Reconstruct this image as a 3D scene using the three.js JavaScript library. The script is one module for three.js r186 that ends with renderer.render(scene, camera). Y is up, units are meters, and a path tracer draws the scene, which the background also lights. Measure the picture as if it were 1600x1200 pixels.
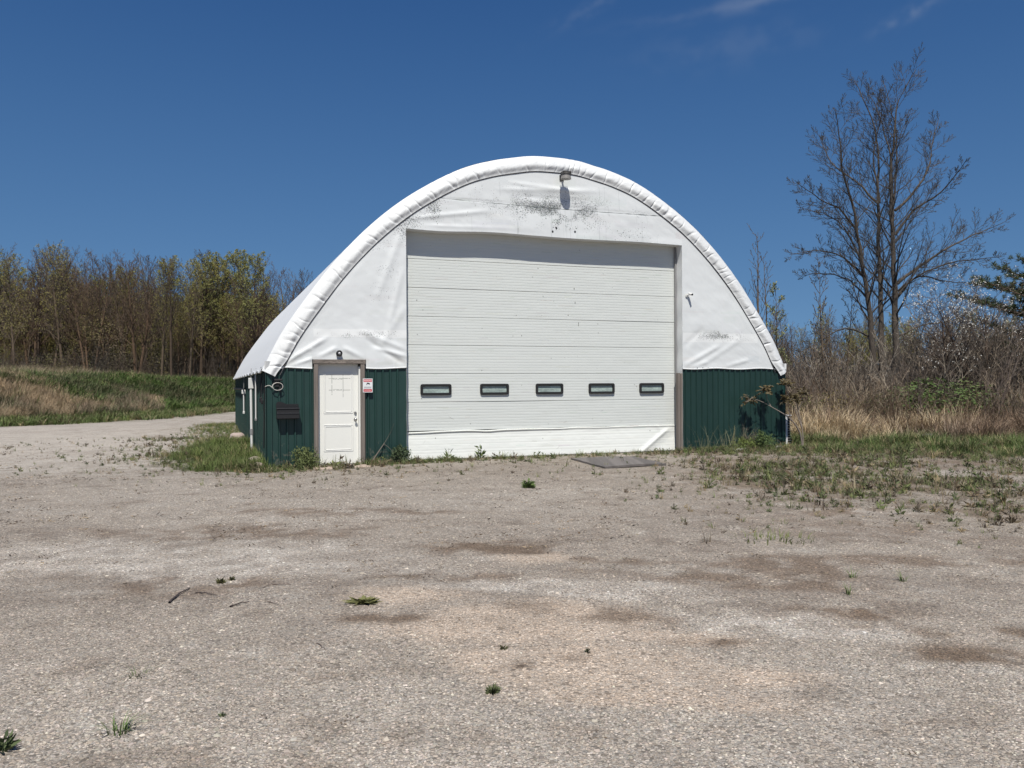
import * as THREE from 'three';
import { mergeGeometries, toCreasedNormals } from 'three/addons/utils/BufferGeometryUtils.js';
import { RoundedBoxGeometry } from 'three/addons/geometries/RoundedBoxGeometry.js';

// ---------------------------------------------------------------- camera, sky, sun, exposure
const scene = new THREE.Scene();
const camera = new THREE.PerspectiveCamera(49.55, 4 / 3, 0.05, 3000);
camera.position.set(0, 1.58, 0);
camera.lookAt(0, 1.58 + 0.0031, -1);
const renderer = new THREE.WebGLRenderer({ antialias: true });
renderer.setSize(1024, 768);
renderer.toneMapping = THREE.LinearToneMapping;
renderer.toneMappingExposure = 1.12;
renderer.shadowMap.enabled = true;
renderer.shadowMap.type = THREE.PCFSoftShadowMap;

const SUN_AZ = 0.5 * Math.PI / 180, SUN_EL = 58 * Math.PI / 180;
const sunDir = new THREE.Vector3(Math.sin(SUN_AZ) * Math.cos(SUN_EL), Math.sin(SUN_EL), Math.cos(SUN_AZ) * Math.cos(SUN_EL));
const sun = new THREE.DirectionalLight(new THREE.Color(1.0, 0.955, 0.875), 4.9);
sun.position.copy(sunDir).multiplyScalar(120); sun.target.position.set(0, 0, -20);
sun.position.add(sun.target.position);
sun.castShadow = true; sun.shadow.mapSize.set(4096, 4096);
Object.assign(sun.shadow.camera, { left: -80, right: 80, top: 80, bottom: -80, near: 1, far: 400 });
sun.shadow.radius = 1; sun.shadow.bias = -0.0005;
scene.add(sun, sun.target);

// ---------------------------------------------------------------- noise, random numbers
function rng(seed) { let s = seed >>> 0; return () => { s = (s + 0x6d2b79f5) | 0; let t = Math.imul(s ^ (s >>> 15), 1 | s); t = (t + Math.imul(t ^ (t >>> 7), 61 | t)) ^ t; return ((t ^ (t >>> 14)) >>> 0) / 4294967296; }; }
const h2 = (x, y, s = 0) => { let h = Math.imul(x | 0, 374761393) ^ Math.imul(y | 0, 668265263) ^ Math.imul(s | 0, 1274126177); h = Math.imul(h ^ (h >>> 13), 1274126177); h ^= h >>> 16; return (h >>> 0) / 4294967296; };
const sm = (t) => t * t * (3 - 2 * t), clamp = (v, a = 0, b = 1) => Math.min(b, Math.max(a, v)), lerp = (a, b, t) => a + (b - a) * t;
const ss = (a, b, v) => sm(clamp((v - a) / (b - a)));
function vn(x, y, s = 0, wrap = 0) {
  let xi = Math.floor(x), yi = Math.floor(y); const fx = sm(x - xi), fy = sm(y - yi);
  const m = (v) => (wrap ? ((v % wrap) + wrap) % wrap : v);
  const a = h2(m(xi), m(yi), s), b = h2(m(xi + 1), m(yi), s), c = h2(m(xi), m(yi + 1), s), d = h2(m(xi + 1), m(yi + 1), s);
  return lerp(lerp(a, b, fx), lerp(c, d, fx), fy);
}
function fbm(x, y, o = 4, s = 0) { let v = 0, a = 0.5, n = 0; for (let i = 0; i < o; i++) { v += a * vn(x, y, s + i * 17); n += a; a *= 0.5; x = x * 2.03 + 11.3; y = y * 2.03 + 5.7; } return v / n; }

// ---------------------------------------------------------------- sky
{
  const rad = Math.PI / 180, STREAKS = [[-84.2 * rad, 24.6 * rad, 0.45, 0.055, 0.007, 0.055], [-70 * rad, 24.35 * rad, 0.10, 0.13, 0.008, 0.17], [-64.5 * rad, 22.0 * rad, 0.35, 0.03, 0.006, 0.11], [-75 * rad, 21.6 * rad, 0.05, 0.09, 0.02, 0.04], [-40 * rad, 27 * rad, 0.2, 0.2, 0.02, 0.35], [-100 * rad, 33 * rad, 0.3, 0.25, 0.02, 0.25]];
  const W = 2048, H = 1024, d = new Float32Array(W * H * 4);
  const zen = [0.016, 0.070, 0.232], mid = [0.052, 0.158, 0.385], hor = [0.175, 0.335, 0.53];
  for (let j = 0; j < H; j++) for (let i = 0; i < W; i++) {
    const el = ((j + 0.5) / H - 0.5) * Math.PI, az = ((i + 0.5) / W - 0.5) * 2 * Math.PI;
    const dir = [Math.cos(az) * Math.cos(el), Math.sin(el), Math.sin(az) * Math.cos(el)];
    const e = Math.max(0, el) * 180 / Math.PI;
    const a = Math.exp(-e / 9), b = ss(0, 38, e);
    const mu = dir[0] * sunDir.x + dir[1] * sunDir.y + dir[2] * sunDir.z;
    const glow = 0.28 * Math.pow(Math.max(0, mu), 8) + 1.2 * Math.pow(Math.max(0, mu), 120);
    const ray = 0.9 + 0.35 * mu * mu;
    // thin cirrus
    let ci = 0;
    for (const [a0, e0, turn, lw, lh, amt] of STREAKS) {
      let da = (az - a0) * Math.cos(el); const de = el - e0, p = (da * Math.cos(turn) + de * Math.sin(turn)) / lw, q = (-da * Math.sin(turn) + de * Math.cos(turn)) / lh;
      if (Math.abs(p) > 2 || Math.abs(q) > 3) continue;
      ci = Math.max(ci, amt * Math.exp(-p * p - q * q) * (0.15 + 1.3 * ss(0.35, 0.7, fbm(p * 4 + a0 * 30, q * 1.6, 5, 93))));
    }
    if (el > 0.5) {
      const px = dir[0] / dir[1], pz = dir[2] / dir[1];
      const wx = px * 0.9 + pz * 0.35, wy = pz * 0.9 - px * 0.35;
      const n = fbm(wx * 1.1 + 3.1, wy * 5.0 + 1.7, 5, 91);
      const cover = ss(0.46, 0.62, fbm(px * 0.45 + 2.7, pz * 0.45 + 0.4, 2, 55));
      ci = Math.max(ci, cover * ss(0.50, 0.78, n) * 0.22 * ss(28, 36, e));
    }
    const k = (j * W + i) * 4;
    for (let c = 0; c < 3; c++) {
      let v = lerp(lerp(mid[c], zen[c], b), hor[c], a) * ray + glow * [0.75, 0.8, 0.85][c];
      v = lerp(v, [0.42, 0.47, 0.55][c], ci);
      d[k + c] = v * 0.92;
    }
    d[k + 3] = 1;
  }
  const t = new THREE.DataTexture(d, W, H, THREE.RGBAFormat, THREE.FloatType);
  t.mapping = THREE.EquirectangularReflectionMapping; t.magFilter = t.minFilter = THREE.LinearFilter; t.needsUpdate = true;
  scene.background = t; scene.environment = t;
}

// ---------------------------------------------------------------- names, tags
const used = {};
function numbered(n) { if (!(n in used)) { used[n] = 0; return n; } used[n]++; return n + '_' + String(used[n]).padStart(3, '0'); }
function tag(o, label, category, group, kind) { if (label) o.userData.label = label; if (category) o.userData.category = category; if (group) o.userData.group = group; if (kind) o.userData.kind = kind; return o; }
function shade(o) { o.traverse((m) => { if (m.isMesh) { m.castShadow = true; m.receiveShadow = true; } }); return o; }
function top(name, label, category, group) { const o = new THREE.Group(); o.name = numbered(name); scene.add(o); return tag(o, label, category, group); }
function mesh(name, geo, mat, parent = scene) { const m = new THREE.Mesh(geo, mat); m.name = parent === scene ? numbered(name) : name; m.castShadow = m.receiveShadow = true; parent.add(m); return m; }
const std = (r, g, b, rough = 0.8, extra = {}) => new THREE.MeshStandardMaterial({ color: new THREE.Color().setRGB(r, g, b), roughness: rough, side: THREE.DoubleSide, ...extra });
function box(w, h, d, x, y, z, rad = 0.004) { const g = rad ? new RoundedBoxGeometry(w, h, d, 2, Math.min(rad, w / 2.1, h / 2.1, d / 2.1)) : new THREE.BoxGeometry(w, h, d); g.translate(x, y, z); return g; }
const merge = (a) => mergeGeometries(a.map((g) => { let q = g.index ? g.toNonIndexed() : g; for (const k of Object.keys(q.attributes)) if (!['position', 'normal', 'uv'].includes(k)) q.deleteAttribute(k); return q; }));
function dataTex(w, h, fn, srgb, rep) {
  const d = new Uint8Array(w * h * 4);
  for (let y = 0; y < h; y++) for (let x = 0; x < w; x++) { const c = fn(x, y), k = (y * w + x) * 4; d[k] = clamp(c[0]) * 255; d[k + 1] = clamp(c[1]) * 255; d[k + 2] = clamp(c[2]) * 255; d[k + 3] = 255; }
  const t = new THREE.DataTexture(d, w, h); t.wrapS = t.wrapT = THREE.RepeatWrapping; t.magFilter = THREE.LinearFilter; t.minFilter = THREE.LinearMipmapLinearFilter; t.generateMipmaps = true;
  if (srgb) t.colorSpace = THREE.SRGBColorSpace; if (rep) t.repeat.set(...rep); t.needsUpdate = true; return t;
}
function canvasTex(w, h, draw) { const c = document.createElement('canvas'); c.width = w; c.height = h; draw(c.getContext('2d'), w, h); const t = new THREE.CanvasTexture(c); t.colorSpace = THREE.SRGBColorSpace; t.magFilter = THREE.LinearFilter; return t; }

// ---------------------------------------------------------------- the lot: heights and dirt
const F = 1300, EYE = 1.58;
const PX = (px, d) => (px - 800) / F * d, PY = (py, d) => EYE - (py - 604) / F * d;          // a spot of the photograph at a depth, in metres
const onGround = (px, py) => { const d = EYE * F / (py - 604); return [PX(px, d), -d]; };
const CA = Math.cos(20.2 * Math.PI / 180), SA = Math.sin(20.2 * Math.PI / 180), BX = -4.825, BZ = -16.42;
const toLocal = (x, z) => { const dx = x - BX, dz = z - BZ; return [dx * CA - dz * SA, dx * SA + dz * CA]; };   // along the front wall, out from it
const fromLocal = (u, w) => [BX + u * CA + w * SA, BZ - u * SA + w * CA];
const FOOT = [[-60, -28], [-40, -30], [-20.7, -33.2], [-18.4, -41], [-18.4, -52], [-17.5, -62], [-12, -74], [0, -82], [30, -92]];
function bankSide(x, z) {                                                                       // metres behind the foot of the grassy bank
  let best = 1e9, sign = 1;
  for (let i = 0; i < FOOT.length - 1; i++) {
    const [ax, az] = FOOT[i], [bx, bz] = FOOT[i + 1], ex = bx - ax, ez = bz - az, t = clamp(((x - ax) * ex + (z - az) * ez) / (ex * ex + ez * ez));
    const qx = x - ax - ex * t, qz = z - az - ez * t, q = Math.hypot(qx, qz);
    if (q < best) { best = q; sign = ex * qz - ez * qx < 0 ? 1 : -1; }
  }
  return best * sign;
}
function groundY(x, z) {
  const d = -z, [u, w] = toLocal(x, z);
  let y = 0.0057 * clamp(u, -2, 15) * ss(-9, -1, -Math.max(w, 0)) - 0.06 * Math.exp(-((u + 0.3) ** 2) / 4 - ((w - 0.2) ** 2) / 6);
  y += (fbm(x * 0.16, z * 0.16, 3, 3) - 0.5) * 0.10 * ss(2, 6, Math.abs(w)) + (fbm(x * 1.1, z * 1.1, 3, 8) - 0.5) * 0.035 * ss(0.1, 1.5, Math.abs(w) + (u < -0.3 || u > 12.6 ? 1.5 : 0));
  if (d > 22 && x < 40) {
    const b = bankSide(x, z);
    if (b > -2) { const t = ss(0, 9.5, b); y += t * (2.05 + 0.5 * (fbm(x * 0.12, z * 0.12, 3, 21) - 0.5) - 0.006 * Math.max(0, d - 45)) - 0.55 * ss(12, 24, b); }
  }
  if (x > 4 && d > 20) y += 0.25 * ss(24, 45, d) * ss(4, 9, x);
  return y;
}
// irregular patches seen on the lot: [photo x, photo y, half width, half depth, turn]
const pt = (px, py, rx, rz, turn = 0) => { const [x, z] = onGround(px, py); return { x, z, rx, rz, c: Math.cos(turn), s: Math.sin(turn) }; };
const SAND = [pt(780, 985, 1.0, 0.55, 0.35), pt(930, 1040, 0.85, 0.5, 0.3), pt(1060, 1085, 0.7, 0.2, 0.2), pt(640, 935, 0.55, 0.35), pt(720, 985, 0.75, 0.5, 0.3), pt(870, 975, 0.75, 0.55), pt(900, 1050, 0.75, 0.40, 0.2), pt(980, 1085, 0.55, 0.20), pt(1050, 995, 0.55, 0.2, 0.2), pt(835, 873, 0.5, 0.32), pt(760, 1030, 0.4, 0.3), pt(1150, 1060, 0.5, 0.2), pt(600, 935, 0.35, 0.12)];
const DARK = [pt(780, 858, 0.75, 0.42), pt(590, 972, 0.3, 0.12), pt(888, 1031, 0.12, 0.09), pt(815, 1044, 0.1, 0.05), pt(1100, 1003, 0.28, 0.13), pt(960, 965, 0.7, 0.2, 0.3), pt(1150, 908, 1.2, 0.25, 0.2), pt(1340, 958, 0.45, 0.18, 0.2), pt(1500, 1020, 0.5, 0.25), pt(1230, 890, 1.0, 0.5), pt(700, 905, 0.8, 0.15), pt(300, 915, 0.7, 0.35, -0.1), pt(1520, 985, 0.8, 0.15, 0.1), pt(380, 830, 1.6, 0.5), pt(560, 800, 1.6, 0.4), pt(1000, 880, 0.9, 0.15, 0.2), pt(1420, 875, 1.4, 0.3)];
const PALE = [pt(1420, 798, 1.5, 0.35, 0.05), pt(1330, 745, 2.6, 0.45, 0.05), pt(1560, 740, 2.0, 0.5), pt(330, 643, 6, 3.0), pt(160, 690, 7, 4.5), pt(60, 720, 4, 2.5), pt(330, 880, 1.6, 0.9), pt(1010, 930, 0.7, 0.3), pt(1240, 980, 0.9, 0.35), pt(170, 870, 1.6, 0.9), pt(880, 920, 1.2, 0.25)];
const STAIN = [pt(770, 856, 0.55, 0.30), pt(840, 866, 0.35, 0.10), pt(888, 1031, 0.11, 0.085), pt(815, 1044, 0.09, 0.05), pt(590, 970, 0.26, 0.10), pt(855, 1028, 0.05, 0.03), pt(1345, 957, 0.40, 0.15, 0.2), pt(1120, 1003, 0.22, 0.09), pt(1560, 985, 0.5, 0.1, 0.1), pt(1500, 1025, 0.4, 0.16), pt(580, 862, 0.3, 0.08)];
function patch(list, x, z, ragged, s) {
  const n = (fbm(x * 1.7, z * 1.7, 4, s) - 0.5) * ragged; let m = 0;
  for (const p of list) { const dx = x - p.x, dz = z - p.z, a = (dx * p.c + dz * p.s) / p.rx, b = (-dx * p.s + dz * p.c) / p.rz, q = Math.hypot(a, b) + n; if (q < 1.3) m = Math.max(m, ss(1.25, 0.45, q)); }
  return m;
}
function inPoly(P, x, z) { let c = false; for (let i = 0, j = P.length - 1; i < P.length; j = i++) { const [ax, az] = P[i], [bx, bz] = P[j]; if ((az > z) !== (bz > z) && x < ((bx - ax) * (z - az)) / (bz - az) + ax) c = !c; } return c; }
// where green growth stands: 0..1
function lawn(x, z) {                                                                           // thick grass beside the left wall
  const [u, w] = toLocal(x, z), n = (fbm(x * 0.9, z * 0.9, 4, 40) - 0.5) * 2.6;
  if (u > 0.05 || w > 1.2 || w < -20) return 0;
  const width = 1.5 + n * 0.55;
  return ss(width + 0.6, width - 0.7, -u) * (0.25 + 0.75 * ss(-11, -5, w + n * 2)) * ss(0.75, 0.05, w + 0.45 * ss(0.2, 1.5, -u) + n * 0.12);
}
function verge(x, z) {                                                                          // green strip under the dead grass at the right
  const d = -z, n = (fbm(x * 0.7, z * 0.7, 3, 41) - 0.5) * 2.2, [u] = toLocal(x, z);
  if (x < 3.6) return 0;
  const near = lerp(19.4, 17.6, clamp((x - 5) / 6)) + n * 0.6;
  return ss(near - 0.9, near + 1.4, d) * (0.35 + 0.65 * ss(0.36, 0.55, fbm(x * 1.1, z * 1.1, 3, 43))) * ss(9.2, 11.2, u + n * 0.3) * ss(26, 24, d);
}
function weedy(x, z) {                                                                          // thin weeds on the gravel
  const d = -z, [u, w] = toLocal(x, z);
  let m = 0;
  if (u > -0.6 && u < 5.2 && w > 0 && w < 1.6) m = 1.1 * ss(1.5, 0.3, w + 0.12 * Math.max(0, u));
  if (w > -0.2 && w < 5 && u > -1 && u < 16) m = Math.max(m, ss(4.6, 0.6, w - 0.22 * Math.max(0, u - 6)) * 0.32);
  if (x > 1.4) m = Math.max(m, ss(6.8, 13.5, d + (x - 5) * 0.22) * ss(0.2, 5.5, x) * 0.78 * ss(23, 20, d));
  if (x < -4) m = Math.max(m, 0.10 * ss(12, 16, d) + 0.5 * ss(3.8, 2.2, -u) * ss(0.5, -0.6, w));
  return m * (0.22 + 0.78 * ss(0.36, 0.66, fbm(x * 0.7, z * 1.0, 4, 60) * 0.6 + fbm(x * 2.6, z * 2.6, 3, 62) * 0.4));
}
function soil(x, z) {                                                                           // colour of the bare surface, linear
  const d = -z;
  let r = 0.279, g = 0.244, b = 0.204;
  const put = (c, k) => { r = lerp(r, c[0], k); g = lerp(g, c[1], k); b = lerp(b, c[2], k); };
  const n1 = fbm(x * 0.35, z * 0.5, 4, 11), n2 = fbm(x * 2.1, z * 2.6, 4, 12), n3 = fbm(x * 7, z * 7, 2, 13);
  const g1 = fbm(x * 4.5 + 3, z * 4.5, 4, 15), rag = ss(0.36, 0.62, g1);
  put([0.215, 0.182, 0.150], ss(0.46, 0.72, n1) * (0.25 + 0.55 * rag));
  put([0.33, 0.297, 0.256], ss(0.52, 0.3, n1) * 0.5 * (1 - 0.6 * rag));
  put([0.175, 0.142, 0.112], ss(0.58, 0.76, n2) * 0.6 * rag);
  put([0.35, 0.32, 0.28], ss(0.44, 0.26, n2) * 0.45 * (1 - rag));
  put([0.40, 0.365, 0.32], patch(PALE, x, z, 1.3, 31) * (0.35 + 0.5 * (1 - rag)) * (d > 20 ? 1.25 : 1));
  put([0.43, 0.352, 0.278], patch(SAND, x, z, 0.8, 32) * (0.70 + 0.28 * (1 - rag)));
  put([0.15, 0.110, 0.078], patch(DARK, x, z, 1.1, 33) * (0.2 + 0.75 * rag) * 0.85);
  put([0.135, 0.098, 0.068], patch(STAIN, x, z, 1.3, 37) * (0.2 + 0.75 * rag));
  { const q = Math.hypot(x - 9, z + 24), t1 = Math.exp(-(((q - 21.2) / 0.22) ** 2)) + Math.exp(-(((q - 19.6) / 0.22) ** 2)) + Math.exp(-(((q - 22.6) / 0.2) ** 2)); put([0.34, 0.30, 0.255], clamp(t1) * (0.12 + 0.35 * (1 - rag)) * ss(0.3, 0.6, fbm(x * 0.4, z * 0.4, 2, 19))); }
  if (x > 2) put([0.185, 0.138, 0.102], ss(7.5, 10.5, d) * ss(1.6, 4.2, x) * ss(0.40, 0.58, fbm(x * 0.9, z * 1.2, 4, 71)) * (0.25 + 0.6 * rag) * ss(21, 17, d));
  const wd = weedy(x, z); put([0.12, 0.095, 0.058], clamp(wd * 1.3) * (0.2 + 0.6 * rag));
  if (x < -5 && d > 13) put([0.43, 0.39, 0.34], ss(13, 22, d) * ss(-5, -9, x) * (0.45 + 0.35 * (1 - rag)));
  const lw = Math.max(lawn(x, z), verge(x, z)); put([0.085, 0.085, 0.040], lw * 0.9);
  if (d > 20) {
    const bs = x < 40 ? bankSide(x, z) : -5;
    if (bs > -3) put([0.10, 0.095, 0.045], ss(-2.2, 0.5, bs + (fbm(x * 0.6, z * 0.6, 3, 44) - 0.5) * 3));
    if (bs > 12) put([0.085, 0.062, 0.042], ss(12, 20, bs));
    if (x > 5) put([0.13, 0.095, 0.06], ss(22.5, 25, d));
    put([0.11, 0.10, 0.055], ss(70, 110, d));
  }
  const k = 1 + (n3 - 0.5) * 0.25;
  return [r * k, g * k, b * k];
}
const TILE = 2.4, TMEAN = 0.60;
const gravelMaps = (() => {
  const N = 1024, cells = (C, seed) => {
    const tone = [], px = [], py = [];
    for (let j = 0; j < C; j++) for (let i = 0; i < C; i++) { px.push(i + 0.1 + 0.8 * h2(i, j, seed)); py.push(j + 0.1 + 0.8 * h2(i, j, seed + 1)); tone.push(h2(i, j, seed + 2)); }
    return (X, Y) => {                                                                           // nearest stone, gap, tone
      const gx = X * C / N, gy = Y * C / N, ci = Math.floor(gx), cj = Math.floor(gy); let f1 = 9, f2 = 9, id = 0;
      for (let b = -1; b <= 1; b++) for (let a = -1; a <= 1; a++) {
        const i = (ci + a + C) % C, j = (cj + b + C) % C, k = j * C + i; let dx = px[k] - gx, dy = py[k] - gy;
        dx -= Math.round(dx / C) * C; dy -= Math.round(dy / C) * C; const q = Math.hypot(dx, dy) * (0.8 + 0.5 * tone[(k * 7) % tone.length]);
        if (q < f1) { f2 = f1; f1 = q; id = k; } else if (q < f2) f2 = q;
      }
      return [f1, f2 - f1, tone[id], tone[(id * 13 + 5) % tone.length]];
    };
  };
  const A = cells(120, 5), B = cells(250, 25), hgt = new Float32Array(N * N), col = new Float32Array(N * N * 3); let sum = 0;
  for (let y = 0; y < N; y++) for (let x = 0; x < N; x++) {
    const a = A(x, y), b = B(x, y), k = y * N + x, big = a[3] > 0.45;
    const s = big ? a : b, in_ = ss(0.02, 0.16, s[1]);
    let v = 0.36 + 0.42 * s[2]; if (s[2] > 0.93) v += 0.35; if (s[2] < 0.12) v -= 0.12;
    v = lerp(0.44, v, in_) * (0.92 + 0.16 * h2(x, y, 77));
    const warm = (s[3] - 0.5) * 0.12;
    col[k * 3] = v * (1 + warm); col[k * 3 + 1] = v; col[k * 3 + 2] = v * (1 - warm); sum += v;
    hgt[k] = in_ * (big ? 0.55 + 0.45 * a[2] : 0.2 + 0.3 * b[2]) * (1 - 0.5 * s[0]);
  }
  const m = TMEAN / (sum / N / N), to = (v) => Math.pow(clamp(v * m), 1 / 2.2);
  return {
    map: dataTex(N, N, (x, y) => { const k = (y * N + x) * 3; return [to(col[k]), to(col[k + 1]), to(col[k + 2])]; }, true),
    bump: dataTex(N, N, (x, y) => { const v = hgt[y * N + x]; return [v, v, v]; }, false),
  };
})();
{
  const axis = (marks) => { const a = []; for (const [from, to, step] of marks) { const n = Math.max(1, Math.round((to - from) / step)); for (let i = 0; i < n; i++) a.push(from + (to - from) * i / n); } a.push(marks[marks.length - 1][1]); return a; };
  const xs = axis([[-900, -120, 60], [-120, -40, 2.5], [-40, -16, 0.6], [-16, -7, 0.16], [-7, 9, 0.07], [9, 18, 0.14], [18, 40, 0.8], [40, 120, 4], [120, 900, 60]]);
  const zs = axis([[-1200, -140, 60], [-140, -80, 2.5], [-80, -30, 0.6], [-30, -19, 0.2], [-19, -10, 0.12], [-10, -2.6, 0.06], [-2.6, 6, 0.4], [6, 60, 4], [60, 600, 60]]);
  const nx = xs.length, nz = zs.length, P = new Float32Array(nx * nz * 3), C = new Float32Array(nx * nz * 3), U = new Float32Array(nx * nz * 2), I = [];
  for (let j = 0; j < nz; j++) for (let i = 0; i < nx; i++) {
    const k = j * nx + i, x = xs[i], z = zs[j], c = soil(x, z);
    P[k * 3] = x; P[k * 3 + 1] = groundY(x, z); P[k * 3 + 2] = z; U[k * 2] = x / TILE; U[k * 2 + 1] = z / TILE;
    for (let q = 0; q < 3; q++) C[k * 3 + q] = c[q] / TMEAN;
    if (i && j) I.push(k - nx - 1, k - 1, k - nx, k - nx, k - 1, k);
  }
  const g = new THREE.BufferGeometry(); g.setAttribute('position', new THREE.BufferAttribute(P, 3)); g.setAttribute('color', new THREE.BufferAttribute(C, 3)); g.setAttribute('uv', new THREE.BufferAttribute(U, 2)); g.setIndex(I); g.computeVertexNormals();
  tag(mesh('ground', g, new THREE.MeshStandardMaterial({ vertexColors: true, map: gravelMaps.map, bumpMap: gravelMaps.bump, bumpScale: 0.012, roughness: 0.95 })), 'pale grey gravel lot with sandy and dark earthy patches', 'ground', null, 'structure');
}

// ---------------------------------------------------------------- the storage building
const CX = 6.17, WIDE = 12.34, DEEP = 18.1, EAVE = 1.95, DOOR = [2.80, 9.43, 4.87], ENTRY = [0.90, 1.92, 2.12];
const ARCH = [[0, 6.66], [0.55, 6.64], [1.0, 6.56], [1.45, 6.46], [2.0, 6.285], [2.45, 6.075], [3.0, 5.755], [3.45, 5.45], [3.85, 5.13], [4.35, 4.66], [4.9, 4.045], [5.42, 3.345], [5.88, 2.66], [6.2, 2.04], [6.27, 1.90]];
const M = {
  vinyl: std(0.66, 0.67, 0.665, 0.5), dark: std(0.008, 0.008, 0.009, 0.6), green: std(0.0105, 0.040, 0.032, 0.45), greenTrim: std(0.009, 0.036, 0.029, 0.45),
  seam: std(0.05, 0.05, 0.055, 0.8), white: std(0.72, 0.72, 0.69, 0.4), panel: std(0.585, 0.605, 0.575, 0.38), foot: std(0.70, 0.705, 0.675, 0.36), rubber: std(0.010, 0.0105, 0.012, 0.85),
  steel: std(0.45, 0.44, 0.42, 0.35, { metalness: 0.9 }), concrete: std(0.42, 0.36, 0.29, 0.9), pvc: std(0.62, 0.62, 0.60, 0.45), grey: std(0.22, 0.22, 0.22, 0.6),
};
const woodMap = dataTex(128, 512, (x, y) => { const g = fbm(x * 0.16, y * 0.012, 4, 5), k = fbm(x * 0.6, y * 0.03, 3, 6), v = 0.30 + 0.30 * g + 0.14 * (k - 0.5); return [v * 0.98, v * 0.91, v * 0.85]; }, true);
M.wood = std(1, 1, 1, 0.9, { map: woodMap, bumpMap: woodMap, bumpScale: 0.003 });
const archCurve = new THREE.CatmullRomCurve3([...ARCH.slice(1).reverse().map(([a, y]) => new THREE.Vector3(CX - a, y, 0)), ...ARCH.map(([a, y]) => new THREE.Vector3(CX + a, y, 0))], false, 'centripetal');
const NA = 480, arch = archCurve.getSpacedPoints(NA), archN = arch.map((p, i) => { const a = arch[Math.max(0, i - 1)], b = arch[Math.min(NA, i + 1)]; return new THREE.Vector3(-(b.y - a.y), b.x - a.x, 0).normalize().negate().multiplyScalar(-1); });   // outward
const inset = (i, s) => [arch[i].x - archN[i].x * s, arch[i].y - archN[i].y * s];
function grid(nu, nv, at, uvs) {                                                                 // a sheet from a function of two indices
  const P = [], U = [], I = [];
  for (let j = 0; j <= nv; j++) for (let i = 0; i <= nu; i++) { const p = at(i, j); P.push(p[0], p[1], p[2]); U.push(...(uvs ? uvs(p, i, j) : [p[0], p[1]])); }
  for (let j = 0; j < nv; j++) for (let i = 0; i < nu; i++) { const k = j * (nu + 1) + i; I.push(k, k + 1, k + nu + 1, k + 1, k + nu + 2, k + nu + 1); }
  const g = new THREE.BufferGeometry(); g.setAttribute('position', new THREE.Float32BufferAttribute(P, 3)); g.setAttribute('uv', new THREE.Float32BufferAttribute(U, 2)); g.setIndex(I); g.computeVertexNormals(); return g;
}
const hall = new THREE.Group(); hall.name = numbered('storage_building'); scene.add(hall);
tag(hall, 'white fabric arch storage building on green ribbed metal walls with a big sectional door', 'building');
hall.position.set(BX, 0, BZ); hall.rotation.order = 'YXZ'; hall.rotation.set(0, 20.2 * Math.PI / 180, 0.0057); hall.updateMatrixWorld(true);
const wallPoint = (u, y, z) => hall.localToWorld(new THREE.Vector3(u, y, z));
function onHall(o, u, y, z, turn = 0) { o.position.copy(wallPoint(u, y, z)); o.rotation.order = 'YXZ'; o.rotation.set(0, 20.2 * Math.PI / 180 + turn, 0.0057 * Math.cos(turn)); return o; }

// roof cover: one sheet over the frames, drawn down a little between them
{
  const nz = 60;
  mesh('roof_cover', grid(120, nz, (i, j) => {
    const k = i * (NA / 120), z = -0.02 - DEEP * j / nz, bay = Math.sin(Math.PI * ((-z) % 1.5) / 1.5);
    const edge = ss(20, 0, Math.min(k, NA - k)), s = 0.03 * bay * (1 - edge) - 0.02 * edge * bay + 0.018 * (fbm(k * 0.05, z * 0.9, 3, 4) - 0.5), [x, y] = inset(k, s);
    return [x, y - edge * 0.05 * bay * ss(8, 0, Math.min(k, NA - k)), z];
  }, (p, i) => [p[2], i * 0.14]), M.vinyl, hall);
  const hem = [];
  for (const k of [0, NA]) { const pts = []; for (let j = 0; j <= nz; j++) { const z = -0.03 - (DEEP - 0.02) * j / nz, bay = Math.sin(Math.PI * ((-z) % 1.5) / 1.5); pts.push(new THREE.Vector3(arch[k].x + (k ? -1 : 1) * 0.012, arch[k].y - 0.05 * bay + 0.02, z)); } hem.push(new THREE.TubeGeometry(new THREE.CatmullRomCurve3(pts), 120, 0.022, 6)); }
  for (const g of hem) mesh('hem_pipe', g, M.vinyl, hall);
}
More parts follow.
